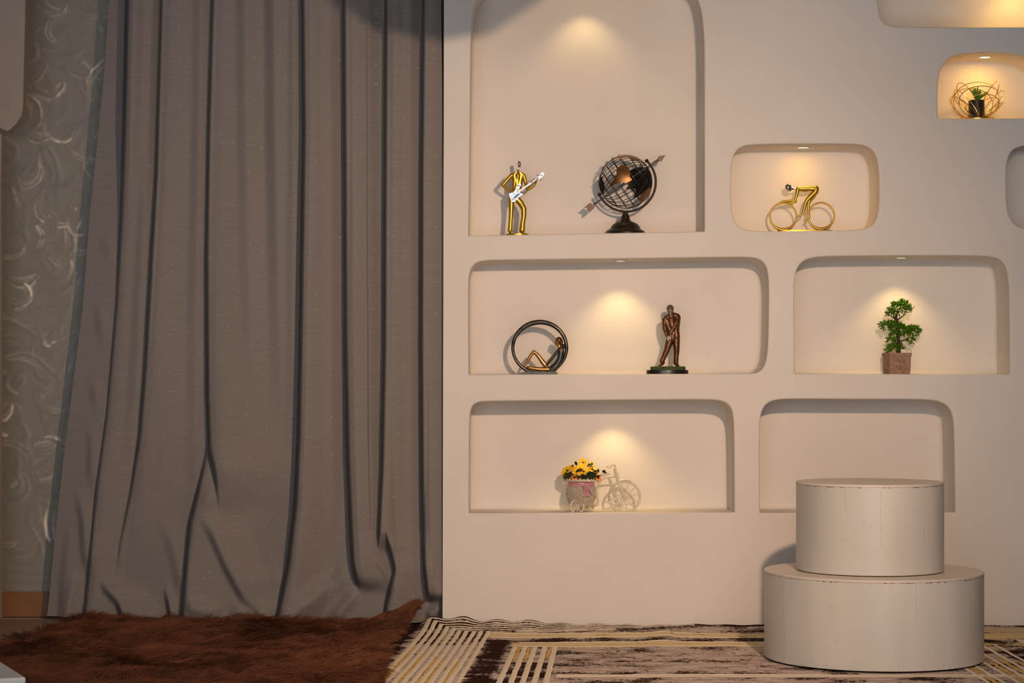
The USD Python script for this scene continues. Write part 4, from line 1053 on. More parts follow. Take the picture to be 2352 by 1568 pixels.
# ---- ring with reclining woman
v = View(1150, 720, 10.456, 'wide', 1240, 0.085)
t = thing('ring_sculpture', 'bronze woman in a dark dress reclining inside an upright metal ring', 'sculpture', v.loc)
B = v.b
a = np.linspace(0, 2 * PI, 120, endpoint=False)
outer = [(938 + 688 * math.cos(q), 812 - 666 * math.sin(q)) for q in a]
inner = [(945 + (602 - 10 * math.cos(q)) * math.cos(q), 832 - (566 + 10 * math.cos(q)) * math.sin(q)) for q in a]
oo, ii = np.array(v.poly(outer)), np.array(v.poly(inner))
mid_, hr = (oo + ii) / 2, np.linalg.norm(oo - ii, axis=1) / 2
rd = (oo - ii) / np.linalg.norm(oo - ii, axis=1, keepdims=True)
cs_ = np.linspace(0, 2 * PI, 20, endpoint=False)
sx_, sy_ = np.sign(np.cos(cs_)) * np.abs(np.cos(cs_)) ** 0.75, np.sign(np.sin(cs_)) * np.abs(np.sin(cs_)) ** 0.6      # a soft, nearly rounded section
P2 = mid_[:, None] + hr[:, None, None] * sx_[None, :, None] * rd[:, None]
V = np.stack([P2[..., 0], np.repeat((92 * v.m * sy_)[None], len(a), 0), np.maximum(P2[..., 1], 0.0)], -1).reshape(-1, 3)
i_, j_ = np.meshgrid(np.arange(len(a)), np.arange(20), indexing='ij')
q = np.stack([i_ * 20 + j_, i_ * 20 + (j_ + 1) % 20, (i_ + 1) % len(a) * 20 + (j_ + 1) % 20, (i_ + 1) % len(a) * 20 + j_], -1).reshape(-1, 4)
m = trimesh.Trimesh(V, np.vstack([q[:, [0, 1, 2]], q[:, [0, 2, 3]]]), process=False)
if m.volume < 0: m.invert()
obj('ring', m, M['ring_metal'], t, smooth=50)
foot = plate(v.poly([(400, 1500), (470, 1420), (560, 1392), (1320, 1392), (1380, 1430), (1350, 1500)]), 200 * v.m, 12 * v.m); foot.apply_translation([0, 100 * v.m, 0])
fm = m3.Manifold(m3.Mesh(np.asarray(foot.vertices, np.float32), np.asarray(foot.faces, np.uint32))) if False else foot
fm.vertices[:, 2] = np.maximum(fm.vertices[:, 2], 0)
obj('ring_foot', fm, M['teal_bronze'], t)
dress = blob([
    [B(1455, 830, 56), B(1450, 900, 74), B(1440, 1000, 78), B(1420, 1100, 76), B(1370, 1200, 80), B(1290, 1290, 92), B(1215, 1335, 80)],
    [B(1400, 860, 36, 40), B(1340, 930, 38, 70), B(1265, 1030, 36, 80), B(1225, 1080, 30, 84)],
    [B(1255, 1050, 34, 82), B(1180, 1140, 30, 78), B(1140, 1200, 28, 60)],
    [B(1500, 800, 44, -20), B(1515, 760, 34, -20)],
], 7 * v.m, 6)
obj('dress', dress, M['teal_bronze'], t, smooth=True)
obj('leg', blob([[B(1150, 1335, 52, 40), B(1000, 1338, 50, 50), B(850, 1325, 46, 60), B(690, 1298, 40, 60), B(640, 1290, 28, 50)], [B(700, 1310, 34, 20), B(850, 1350, 30, 10), B(980, 1365, 26, 0)]], 6 * v.m, 6), M['bronze_skin'], t, smooth=True)
obj('leg', blob([[B(1100, 1270, 60, -10), B(1010, 1160, 58, -10), B(900, 1010, 50, -10), B(798, 912, 40, -10), B(730, 990, 38, -10), B(680, 1080, 40, -10), B(610, 1210, 26, -10), B(545, 1325, 17, -10)]], 6 * v.m, 6), M['bronze_skin'], t, smooth=True)
obj('hand', blob([[B(1140, 1200, 26, 58), B(1110, 1225, 22, 54)]] + [[B(1120, 1205 + 14 * k, 10, 60), B(1090 - 3 * k, 1225 + 12 * k, 8, 56)] for k in range(4)] + [[B(1150, 1190, 10, 74), B(1125, 1185, 8, 84)]], 5 * v.m, 3), M['teal_bronze'], t, smooth=True)
obj('head', blob([[B(1360, 690, 50, 20), B(1375, 735, 34, 20)], [B(1395, 720, 32), B(1410, 790, 36), B(1440, 840, 40)], [B(1312, 690, 12, 22), B(1302, 712, 10, 22)], [B(1318, 735, 10, 22), B(1322, 748, 14, 22)]], 5 * v.m, 5,
                 [(v.p(1372, 665, 18), (64 * v.m, 56 * v.m, 74 * v.m))]), M['bronze_skin'], t, smooth=True)
obj('hair', blob([], 6 * v.m, 4, [(v.p(1398, 640, 16), (82 * v.m, 70 * v.m, 82 * v.m)), (v.p(1455, 690, 4), (40 * v.m, 60 * v.m, 80 * v.m))]), mat('bronze_hair', (0.16, 0.07, 0.025), 0.35, 0.75, bump=0.6, bscale=220), t, smooth=True)
obj('brooch', cat([ellipsoid(v.p(1455 + 26 * math.cos(q), 885 + 30 * math.sin(q), 66), np.array([16, 12, 16]) * v.m, 2) for q in np.linspace(0, 2 * PI, 6, endpoint=False)]), mat('rose_gold', (0.62, 0.32, 0.18), 0.3, 0.8), t, label='rose gold flower on the shoulder')

# ---- golfer
v = View(1460, 680, 8.253, 'wide', 1533, 0.085)
t = thing('golfer_statue', 'bronze statuette of a golfer with hands joined, on a black base with green turf', 'statue', v.loc)
B = v.b
disc_base(v, 602, 398, 1400, 230, M['black_gloss'], t, 'plinth', round_=0.1)
cb = v.p(612, 1402)
m = lathe([(0.0003, 0), (332 * v.m, 0), (334 * v.m, 60 * v.m), (320 * v.m, 70 * v.m), (0.0003, 74 * v.m)], 64)
m.vertices[:, 2] += (meshkit.noise(m.vertices * 700, 3) - 0.5) * 0.0012 * (m.vertices[:, 2] > 0.004)
m.apply_scale([1, 0.56, 1]); m.apply_translation([cb[0], 0, cb[2]])
obj('turf', m, M['turf'], t)
body = blob([
    [B(560, 425, 54), B(640, 385, 56), B(720, 365, 58), B(785, 385, 60)],
    [B(565, 440, 62), B(610, 540, 74), B(655, 650, 72), B(668, 760, 74)],
    [B(780, 420, 74), B(768, 540, 70), B(762, 650, 68), B(768, 770, 74)],
    [B(670, 440, 88, 10), B(690, 560, 82, 10), B(715, 680, 76), B(700, 790, 76)],
    [B(555, 435, 54, 10), B(545, 530, 47, 26), B(545, 610, 42, 48), B(568, 690, 36, 74), B(590, 755, 30, 92)],
    [B(795, 400, 58, 10), B(770, 490, 50, 44), B(735, 570, 42, 70), B(680, 660, 35, 90), B(645, 725, 29, 100)],
    [B(650, 830, 78), B(620, 930, 68, 10), B(590, 1020, 58, 14), B(545, 1130, 50, 6), B(500, 1225, 47), B(520, 1255, 36)],
    [B(765, 830, 76), B(770, 930, 66, 10), B(775, 1040, 56, 12), B(768, 1150, 48, 4), B(762, 1255, 50)],
], 6 * v.m, 6)
obj('clothed_body', body, M['bronze'], t, smooth=True)
obj('sweater_hem', tube([v.p(722 + 98 * math.cos(q), 690 + 8 * math.cos(q), 70 * math.sin(q)) for q in np.linspace(0, 2 * PI, 30, endpoint=False)], 9 * v.m, 6, True), M['bronze'], t)
obj('collar', tube(spline(np.array([v.p(618, 330, 60), v.p(632, 385, 84), v.p(668, 425, 98), v.p(704, 385, 90), v.p(722, 320, 62)]), 20), 11 * v.m, 8), M['bronze'], t)
obj('head', blob([[B(655, 355, 42, 20), B(662, 395, 44, 40)], [B(655, 292, 10, 88), B(654, 318, 15, 94)], [B(625, 282, 8, 74), B(650, 286, 8, 84), B(678, 282, 8, 74)], [B(640, 345, 8, 80), B(670, 345, 8, 80)], [B(655, 372, 22, 62)], [B(594, 290, 10, 20), B(598, 312, 8, 20)], [B(714, 285, 10, 20), B(712, 308, 8, 20)]], 4 * v.m, 3,
                 [(v.p(653, 280, 20), (60 * v.m, 66 * v.m, 82 * v.m)), (v.p(656, 335, 32), (44 * v.m, 46 * v.m, 48 * v.m))]), M['pewter'], t, smooth=True, label='silvery head with a bearded face')
obj('hair', blob([[B(605, 245, 20, 60), B(650, 225, 22, 82), B(700, 245, 20, 60)]], 5 * v.m, 3, [(v.p(652, 232, 12), (70 * v.m, 72 * v.m, 72 * v.m))]), mat('pewter_hair', (0.17, 0.14, 0.11), 0.4, 0.6, var=0.5, vscale=150, bump=1.0, bscale=130), t, smooth=True)
for cx, cy, s in ((606, 800, 1), (636, 775, -1)):
    obj('hand', blob([[B(cx - 14 * s, cy - 40, 24, 96), B(cx, cy, 26, 104)]] + [[B(cx - 12 + 9 * k, cy + 2, 10, 122), B(cx - 8 + 9 * k, cy + 34, 9, 126), B(cx - 4 + 8 * k, cy + 54, 8, 112)] for k in range(4)] + [[B(cx + 20 * s, cy - 14, 10, 118), B(cx + 22 * s, cy + 24, 9, 126)]], 4 * v.m, 3), M['pewter'], t, smooth=True, label='pale hand')
obj('club_grip', tube([v.p(628, 770, 118), v.p(612, 870, 132)], 8 * v.m, 8), M['pewter'], t)
obj('shoe', blob([[B(510, 1270, 34), B(478, 1295, 30, 30), B(448, 1312, 20, 50)]], 5 * v.m, 4), M['bronze'], t, smooth=True)
obj('shoe', blob([[B(760, 1280, 36), B(775, 1300, 30, 40), B(805, 1312, 20, 60)]], 5 * v.m, 4), M['bronze'], t, smooth=True)

# ---- bonsai
v = View(1990, 670, 7.84, 'bonsai', 2060, 0.09)
B = v.b
t = thing('bonsai_tree', 'artificial bonsai with three tiers of green leaf pads in a square clay pot', 'plant', v.loc)
zt = v.p(540, 1098)[2]; x0 = v.p(545, 0)[0]; wt, wbm = 208 * v.m, 198 * v.m


def square_ring(hw, z, n=10):
    r = hw * 0.14
    o = np.array(shapely.box(-hw + r, -hw + r, hw - r, hw - r).buffer(r, quad_segs=5).exterior.coords)[:-1]
    return np.c_[o, np.full(len(o), z)]


def loft(rings):
    n = len(rings[0]); V = np.vstack(rings + [rings[0].mean(0)[None], rings[-1].mean(0)[None]])
    i, j = np.meshgrid(np.arange(len(rings) - 1), np.arange(n), indexing='ij')
    q = np.stack([i * n + j, i * n + (j + 1) % n, (i + 1) * n + (j + 1) % n, (i + 1) * n + j], -1).reshape(-1, 4)
    k = np.arange(n); L = len(rings) * n
    return trimesh.Trimesh(V, np.vstack([q[:, [0, 1, 2]], q[:, [0, 2, 3]], np.c_[np.full(n, L), (k + 1) % n, k], np.c_[np.full(n, L + 1), (len(rings) - 1) * n + k, (len(rings) - 1) * n + (k + 1) % n]]), process=False)


rotp = trimesh.transformations.rotation_matrix(math.radians(9), [0, 0, 1])
pr = [(0.95, 0), (0.97, 0.02), (0.99, 0.4), (1.0, 0.83), (1.02, 0.835), (1.045, 0.86), (1.05, 0.93), (1.04, 0.985), (1.02, 1.0), (0.90, 1.0), (0.88, 0.93)]
potm = loft([square_ring(wbm * (1 + 0.03 * h) * s, zt * h) for s, h in pr])
if potm.volume < 0: potm.invert()
potm.apply_transform(rotp); potm.apply_translation([x0, 0, 0])
obj('pot', potm, M['terracotta'], t, smooth=30)
rel = [tube([v.p(*q, 206) for q in spline(np.array(l, float), 10)], [9 * v.m * (1 - 0.6 * s) for s in np.linspace(0, 1, 10)], 6) for l in
       [[(570, 1440), (552, 1330), (545, 1200)], [(568, 1440), (520, 1390), (440, 1360)], [(568, 1440), (520, 1360), (480, 1330)], [(575, 1440), (610, 1390), (640, 1350)], [(575, 1440), (620, 1420), (650, 1370)], [(550, 1290), (500, 1240), (450, 1230)], [(550, 1290), (600, 1240), (640, 1250)], [(546, 1230), (580, 1190), (600, 1180)], [(546, 1230), (510, 1190), (490, 1170)]]]
rl = cat(rel); rl.apply_translation([-x0, 0, 0]); rl.apply_transform(rotp); rl.apply_translation([x0, 0, 0])
obj('plant_relief', rl, M['terracotta'], t)
so = ellipsoid((x0, 0, zt * 0.95), (wt * 0.86, wt * 0.86, 18 * v.m), 4); so.vertices += (meshkit.noise(so.vertices * 500, 2)[:, None] - 0.5) * 0.003
obj('soil', so, M['soil'], t)
obj('trunk', blob([[B(575, 1090, 44), B(580, 1000, 34, 5), B(582, 900, 30), B(568, 800, 28, -4), B(556, 700, 28), B(566, 600, 26, 4), B(548, 520, 24), B(530, 460, 24), B(545, 410, 20), B(570, 340, 12)]], 6 * v.m, 4), M['bark'], t, smooth=True)
for l in [[(555, 510), (610, 470), (670, 430), (700, 400)], [(540, 490), (490, 470), (430, 420)], [(585, 885), (650, 880), (720, 850), (790, 800)], [(570, 720), (480, 690), (380, 680)], [(568, 700), (660, 720), (800, 730)], [(578, 950), (520, 900), (440, 880)], [(370, 1095), (420, 1060), (470, 1040)]]:
    pts = spline(np.array(l, float), 12)
    obj('branch', tube([v.p(*q) for q in pts], [(15 - 8 * s) * v.m for s in np.linspace(0, 1, 12)], 7), M['bark'], t)
rb_ = np.random.default_rng(3)
leaf = ellipsoid((0.5, 0, 0), (0.5, 0.19, 0.10), 1)
lv = leaf.vertices.copy(); lv[:, 1] *= 0.45 + 0.8 * lv[:, 0]; lv[:, 2] += 0.12 * lv[:, 0] ** 2


def leaf_pad(cx, cy, rx, rz, n, ry=None):
    n = int(n * 1.45)
    ry = ry or rx * 0.7
    ms = []
    for k in range(n):
        d = rb_.normal(size=3); d[2] = d[2] * 0.75 + 0.38; d /= np.linalg.norm(d)
        c = v.p(cx + rx * 0.82 * d[0] * rb_.uniform(0.55, 1), cy - rz * 0.95 * d[2] * rb_.uniform(0.5, 1), ry * 0.8 * d[1])
        o = np.array([d[0] * 1.0, -d[1] * 1.0, d[2] * 0.9 + 0.35]) + rb_.normal(0, 0.28, 3); o /= np.linalg.norm(o)
        s = np.cross(o, [0, 0, 1.0]) + rb_.normal(0, 0.2, 3); s -= o * s.dot(o); s /= np.linalg.norm(s)
        u = np.cross(o, s)
        L = rb_.uniform(50, 82) * v.m
        ms.append(trimesh.Trimesh(c + L * (lv[:, :1] * o + lv[:, 1:2] * s * 1.15 + lv[:, 2:] * u), leaf.faces, process=False))
    return obj('leaf_pad', cat(ms), M['bonsai_leaf'], t, smooth=True, kind='stuff')


for a in [(600, 300, 225, 110, 230), (660, 225, 85, 60, 50), (440, 390, 90, 50, 50), (370, 610, 150, 75, 120), (520, 640, 130, 85, 110), (640, 690, 120, 80, 100), (850, 705, 130, 85, 130), (740, 760, 90, 60, 50), (450, 870, 90, 50, 45), (520, 770, 110, 40, 45), (800, 870, 60, 36, 22), (500, 1010, 120, 62, 85), (610, 1000, 55, 40, 24), (400, 1060, 45, 36, 16)]:
    leaf_pad(*a)
buds = []
for q in [(533, 185), (560, 205), (515, 200), (375, 280), (383, 305), (858, 265), (845, 285), (260, 540), (232, 555), (458, 515), (440, 530), (780, 595), (748, 600), (660, 585), (932, 635), (965, 668), (485, 545), (968, 700), (920, 655)]:
    buds += [ellipsoid(v.p(*q, 30), np.array([8, 8, 9]) * v.m, 1), tube([v.p(q[0], q[1], 30), v.p(q[0] * 0.93 + 40, q[1] + 40, 20)], 3 * v.m, 4)]
obj('buds', cat(buds), M['bark'], t, kind='stuff')

# ---- wire basket with potted succulent
v = View(2140, 100, 8.255, 'plant', 2243, 0.10)
t = thing('wire_basket', 'gold wire bowl of crossing hoops holding a small potted plant', 'basket', v.loc)
C = np.array([852., 1062.]); Rs = 492.0
cc = v.p(*C); Rm = Rs * v.m
hb = v.p(0, 1424)[2]
m = lathe([(0.0004, 0.0), (345 * v.m, 0.0), (350 * v.m, max(hb, 0.004) * 0.6), (338 * v.m, max(hb, 0.004)), (0.0004, max(hb, 0.004))], 64); m.apply_translation([cc[0], 0, 0])
obj('base_plate', m, M['gold_wire'], t)
bz0 = max(hb, 0.004) * 0.7
# every loop springs from the plate: foot (x, depth), rise to its top (x, depth, height), half width across (x, depth) -- in view pixels
LOOPS = [((-10, 200), (-440, 0, 395), (40, 150)), ((-20, 190), (-385, -190, 560), (60, 190)), ((-30, 185), (-265, -330, 715), (90, 230)),
         ((30, 190), (325, -60, 700), (70, 200)), ((40, 200), (430, -130, 540), (60, 190)), ((40, 190), (475, -280, 340), (50, 170)),
         ((0, 225), (70, 150, 430), (345, -20)), ((-10, 215), (60, 30, 600), (445, 0)), ((0, -190), (80, -60, 745), (468, 20)),
         ((10, -210), (-60, -120, 640), (420, 30)), ((60, -190), (330, -180, 470), (200, 170)), ((-60, -190), (-300, -170, 480), (210, -160))]
for (fx, fd), (tx, td, th_), (hx, hd) in LOOPS:
    q = np.linspace(0, 2 * PI, 90, endpoint=False)
    a0 = np.array([cc[0] + fx * v.m, -fd * v.m, bz0])
    ax_, hw = np.array([tx, -td, th_]) * v.m, np.array([hx, -hd, 0.0]) * v.m
    P = a0 + (0.5 - 0.5 * np.cos(q))[:, None] * ax_ + np.sin(q)[:, None] * (0.82 + 0.18 * np.sin(q / 2) ** 2)[:, None] * hw
    obj('hoop', tube(P, 7.0 * v.m, 7, True), M['gold_wire'], t)
t = thing('potted_succulent', 'small spiky green plant in a black pot inside the gold wire bowl', 'plant', v.loc + [0, 0, max(hb, 0.004)])
dz = -max(hb, 0.004)
xp = v.p(850, 0)[0]; ztp = v.p(850, 1082)[2] + dz; Rp = 150 * v.m
m = lathe([(0.0004, 0), (Rp * 0.97, 0), (Rp * 0.99, 0.004), (Rp, ztp), (Rp * 0.93, ztp), (Rp * 0.92, ztp - 0.004)], 48); m.apply_translation([xp, 0, 0]); obj('pot', m, M['black_pot'], t)
m = lathe([(0.0004, ztp - 0.004), (Rp * 0.92, ztp - 0.0045)], 32); m.apply_translation([xp, 0, 0]); obj('soil', m, M['soil'], t)
rs = np.random.default_rng(9)
for k in range(30):
    az = 2.4 * k; el = 0.72 + 0.75 * ((k * 0.618) % 1)
    L = rs.uniform(255, 330) * v.m
    o = np.array([math.cos(az) * math.cos(el), math.sin(az) * math.cos(el), math.sin(el)])
    s = np.cross(o, [0, 0, 1.0]); s /= np.linalg.norm(s); u = np.cross(s, o)
    q = np.linspace(0, 1, 8)
    mid = np.array([xp, 0, ztp - 0.004]) + L * (q[:, None] * o - 0.18 * (q ** 2)[:, None] * np.array([0, 0, 1]) * math.cos(el))
    w = (L * 0.075 * np.sin(PI * (0.22 + 0.78 * q)) ** 0.8)[:, None]
    V = np.vstack([mid - s * w + u * w * 0.5, mid, mid + s * w + u * w * 0.5, mid - u * w * 0.3])
    n = 8; f = []
    for i in range(7):
        for a0, b0 in ((0, 1), (1, 2), (2, 3), (3, 0)):
            f += [[a0 * n + i, b0 * n + i, b0 * n + i + 1], [a0 * n + i, b0 * n + i + 1, a0 * n + i + 1]]
    obj('leaf', trimesh.Trimesh(V, f, process=False), M['spike_leaf'], t, smooth=50)

# ---- tricycle planter with sunflowers
v = View(1260, 1030, 9.8, 'planter', 1374, 0.095)
t = thing('tricycle_planter', 'cream toy tricycle with a wicker basket and a pink ribbon, carrying sunflowers', 'planter', v.loc)
CP = M['cream_paint']


def wheel(name, cx, cy, Ro, Rt, ns, d, phase, hub, spoke):
    w = node(name, t)
    q = np.linspace(0, 2 * PI, 72, endpoint=False)
    obj('rim', tube([v.p(cx + (Ro - Rt) * math.cos(a), cy - (Ro - Rt) * math.sin(a), d) for a in q], Rt * v.m, 10, True), CP, w)
    obj('hub', cat(ellipsoid(v.p(cx, cy, d), np.array([hub, hub * 0.7, hub]) * v.m, 3), ellipsoid(v.p(cx, cy, d + hub * 0.6), np.array([hub * .4, hub * 0.4, hub * .4]) * v.m, 2)), CP, w)
    for k in range(ns):
        a = phase + 2 * PI * k / ns
        obj('spoke', tube([v.p(cx + hub * 0.8 * math.cos(a), cy - hub * 0.8 * math.sin(a), d), v.p(cx + (Ro - Rt) * math.cos(a), cy - (Ro - Rt) * math.sin(a), d)], spoke * v.m, 6), CP, w)


wheel('front_wheel', 1705, 1088, 376, 26, 12, 0, 0.20, 58, 11)
for k in range(2):
    q = np.linspace(0, 2 * PI, 12, endpoint=False)
wheel('rear_wheel', 637, 1288, 172, 24, 10, 200, PI / 2, 34, 9)
wheel('rear_wheel', 870, 1290, 172, 24, 10, -200, PI / 2, 34, 9)
obj('axle', tube([v.p(637, 1288, 200), v.p(870, 1290, -200)], 12 * v.m, 8), CP, t)
fr = spline(np.array([(1085, 1265), (1112, 1190), (1098, 1090), (1088, 980), (1110, 850), (1160, 740), (1240, 670), (1370, 632), (1520, 628)], float), 48)
obj('frame_tube', tube([v.p(*q) for q in fr], 25 * v.m, 10), CP, t)
obj('frame_tube', tube([v.p(*q, -50) for q in [(640, 1275), (800, 1290), (1085, 1285)]], 14 * v.m, 8), CP, t)
obj('bracket', cat(tube([v.p(1050, 1240), v.p(1100, 1290)], 22 * v.m, 8), tube([v.p(1015, 1230, 30), v.p(1030, 1290, 30)], 9 * v.m, 6)), CP, t)
obj('head_tube', tube([v.p(1488, 445), v.p(1530, 600), v.p(1575, 770)], [31 * v.m, 33 * v.m, 35 * v.m], 14), CP, t)
for d in (45, -45):
    obj('fork_leg', tube([v.p(1572, 765, d * 0.6), v.p(1630, 920, d), v.p(1688, 1070, d)], 20 * v.m, 10), CP, t)
for pts, d in (([(1300, 385), (1430, 358), (1480, 362), (1510, 400), (1500, 445)], 60), ([(1318, 422), (1430, 402), (1478, 392), (1500, 410), (1500, 445)], -60)):
    sp = spline(np.array(pts, float), 24)
    obj('handlebar', tube([v.p(q[0], q[1], d * max(0, 1 - i / 20)) for i, q in enumerate(sp)], 12 * v.m, 8), CP, t)
obj('brake_knob', ellipsoid(v.p(1562, 556), np.array([14, 14, 20]) * v.m, 2), CP, t)


def arc_strip(cx, cy, Ro, a0, a1, w, th):
    q = np.linspace(a0, a1, 30)
    V = []
    for a in q:
        for r_, d in ((Ro, -w), (Ro + th, -w * 0.5), (Ro + th, w * 0.5), (Ro, w), (Ro - 6, 0)):
            V.append(v.p(cx + r_ * math.cos(a), cy - r_ * math.sin(a), d))
    n = 5; f = []
    for i in range(29):
        for j in range(n):
            f += [[i * n + j, i * n + (j + 1) % n, (i + 1) * n + (j + 1) % n], [i * n + j, (i + 1) * n + (j + 1) % n, (i + 1) * n + j]]
    f += [[0, j + 1, j] for j in range(1, 4)] + [[29 * n, 29 * n + j, 29 * n + j + 1] for j in range(1, 4)]
    m = trimesh.Trimesh(np.array(V), f, process=False); m.fix_normals(); return m


obj('mudguard', arc_strip(1705, 1088, 384, math.radians(66), math.radians(108), 52, 26), CP, t, smooth=50)
obj('mudguard', arc_strip(1705, 1088, 330, math.radians(128), math.radians(197), 50, 30), CP, t, smooth=50)
obj('chain_guard', plate(v.poly([(1345, 1232), (1330, 1190), (1400, 1150), (1520, 1095), (1640, 1065), (1650, 1110), (1540, 1135), (1440, 1180), (1375, 1228)]), 20 * v.m, 5 * v.m).apply_translation([0, -50 * v.m, 0]), CP, t)
# basket of woven cane
bk = node('basket', t)
bx0 = v.p(735, 0)[0]
bp_ = spline(np.array([(230, 1290), (262, 1240), (312, 1130), (338, 1000), (325, 900), (290, 810), (275, 760), (330, 715), (372, 690)], float), 60)     # radius, view row
zrow = lambda r_: np.array([v.p(0, q)[2] for q in r_])
bz = zrow(bp_[:, 1]); brad = bp_[:, 0] * v.m
ms = []
q = np.linspace(0, 2 * PI, 120, endpoint=False)
NS = 30
for k, zz in enumerate(np.linspace(bz[2], bz[44], 19)):
    R0 = np.interp(zz, bz[:46], brad[:46])
    rr = R0 + 7 * v.m * np.sin(NS / 2 * q + (k % 2) * PI)
    ms.append(tube(np.stack([bx0 + rr * np.cos(q), rr * 0.86 * np.sin(q), np.full(120, zz)], 1), 9.5 * v.m, 5, True))
obj('woven_cane', cat(ms), M['wicker'], bk, smooth=True, kind='stuff')
ms = []
for k in range(NS):
    a = 2 * PI * (k + 0.5) / NS
    ms.append(tube(np.stack([bx0 + brad[::3] * math.cos(a), brad[::3] * 0.86 * math.sin(a), bz[::3]], 1), 6 * v.m, 5))
obj('stakes', cat(ms), M['wicker'], bk, smooth=True, kind='stuff')
for ph, dr in ((0, 0), (PI, 14)):
    rr = (362 - dr) * v.m
    ww = 12 * q + ph
    obj('rim_braid', tube(np.stack([bx0 + (rr + 16 * v.m * np.cos(ww)) * np.cos(q), 0.86 * (rr + 16 * v.m * np.cos(ww)) * np.sin(q), v.p(0, 706)[2] + 18 * v.m * np.sin(ww)], 1), 19 * v.m, 7, True), M['wicker'], bk)
ln_ = lathe([(0.0004, bz[1])] + [(max(r_ - 14 * v.m, 0.001), z_) for r_, z_ in zip(brad[1:46:3], bz[1:46:3])], 40); ln_.apply_scale([1, 0.86, 1]); ln_.apply_translation([bx0, 0, 0])
obj('liner', ln_, M['liner'], bk)
# ribbon with rose and tails
rbn = node('ribbon', t); tag(rbn, 'pink organza ribbon with a rose')
band = []
for zz, ro in ((742, 8), (760, 18), (790, 20), (820, 20), (838, 8)):
    R0 = np.interp(v.p(0, zz)[2], bz, brad) + ro * v.m
    band.append(np.stack([bx0 + R0 * np.cos(q), 0.86 * R0 * np.sin(q), np.full(120, v.p(0, zz)[2]) + 4 * v.m * np.sin(q * 9 + zz)], 1))
Vb = np.vstack(band); i, j = np.meshgrid(np.arange(4), np.arange(120), indexing='ij')
qq = np.stack([i * 120 + j, i * 120 + (j + 1) % 120, (i + 1) * 120 + (j + 1) % 120, (i + 1) * 120 + j], -1).reshape(-1, 4)
obj('band', trimesh.Trimesh(Vb, np.vstack([qq[:, [0, 1, 2]], qq[:, [0, 2, 3]]])[:, ::-1], process=False), M['ribbon'], rbn, smooth=True)
sq = np.linspace(0, 1, 80)
spi = [v.p(832 + 66 * (1 - 0.85 * s) * math.cos(4.5 * PI * s), 834 + 66 * (1 - 0.85 * s) * math.sin(4.5 * PI * s), 318 + 46 * s) for s in sq]
obj('rose', cat(tube(spi, [(19 - 7 * s) * v.m for s in sq], 7), ellipsoid(v.p(832, 834, 305), np.array([62, 28, 62]) * v.m, 3)), M['ribbon'], rbn, smooth=True)


def tail(pts, w, d):
    s = spline(np.array(pts, float), 14); V = []
    for k, q_ in enumerate(s):
        f_ = k / 13; ww = w * (0.45 + 0.75 * f_)
        V += [v.p(q_[0] - ww, q_[1] - 6, d - 10 * math.sin(f_ * 5)), v.p(q_[0], q_[1], d + 18 + 10 * math.sin(f_ * 5)), v.p(q_[0] + ww, q_[1] + 4, d - 6)]
    f = []
    for i in range(13):
        for j in range(2):
            f += [[i * 3 + j, i * 3 + j + 1, i * 3 + j + 4], [i * 3 + j, i * 3 + j + 4, i * 3 + j + 3]]
    m = trimesh.Trimesh(np.array(V), f, process=False)
    if m.face_normals[:, 1].mean() > 0: m.invert()
    return m


for pts, w in (([(820, 880), (800, 960), (788, 1060)], 34), ([(850, 890), (870, 970), (885, 1050)], 34), ([(700, 790), (740, 800), (790, 820)], 22), ([(950, 770), (910, 800), (880, 830)], 24), ([(880, 870), (930, 950), (975, 985)], 22)):
    obj('tail', tail(pts, w, 318), M['ribbon'], rbn, smooth=True)
obj('beads', cat([ellipsoid(v.p(*q_, 310), np.array([9, 9, 9]) * v.m, 1) for q_ in [(905, 850), (925, 890), (938, 930), (968, 965), (1005, 995), (1050, 1022)]]), M['pearl'], rbn, kind='stuff')

# flowers: each one a thing held in the basket
rfw = np.random.default_rng(17)


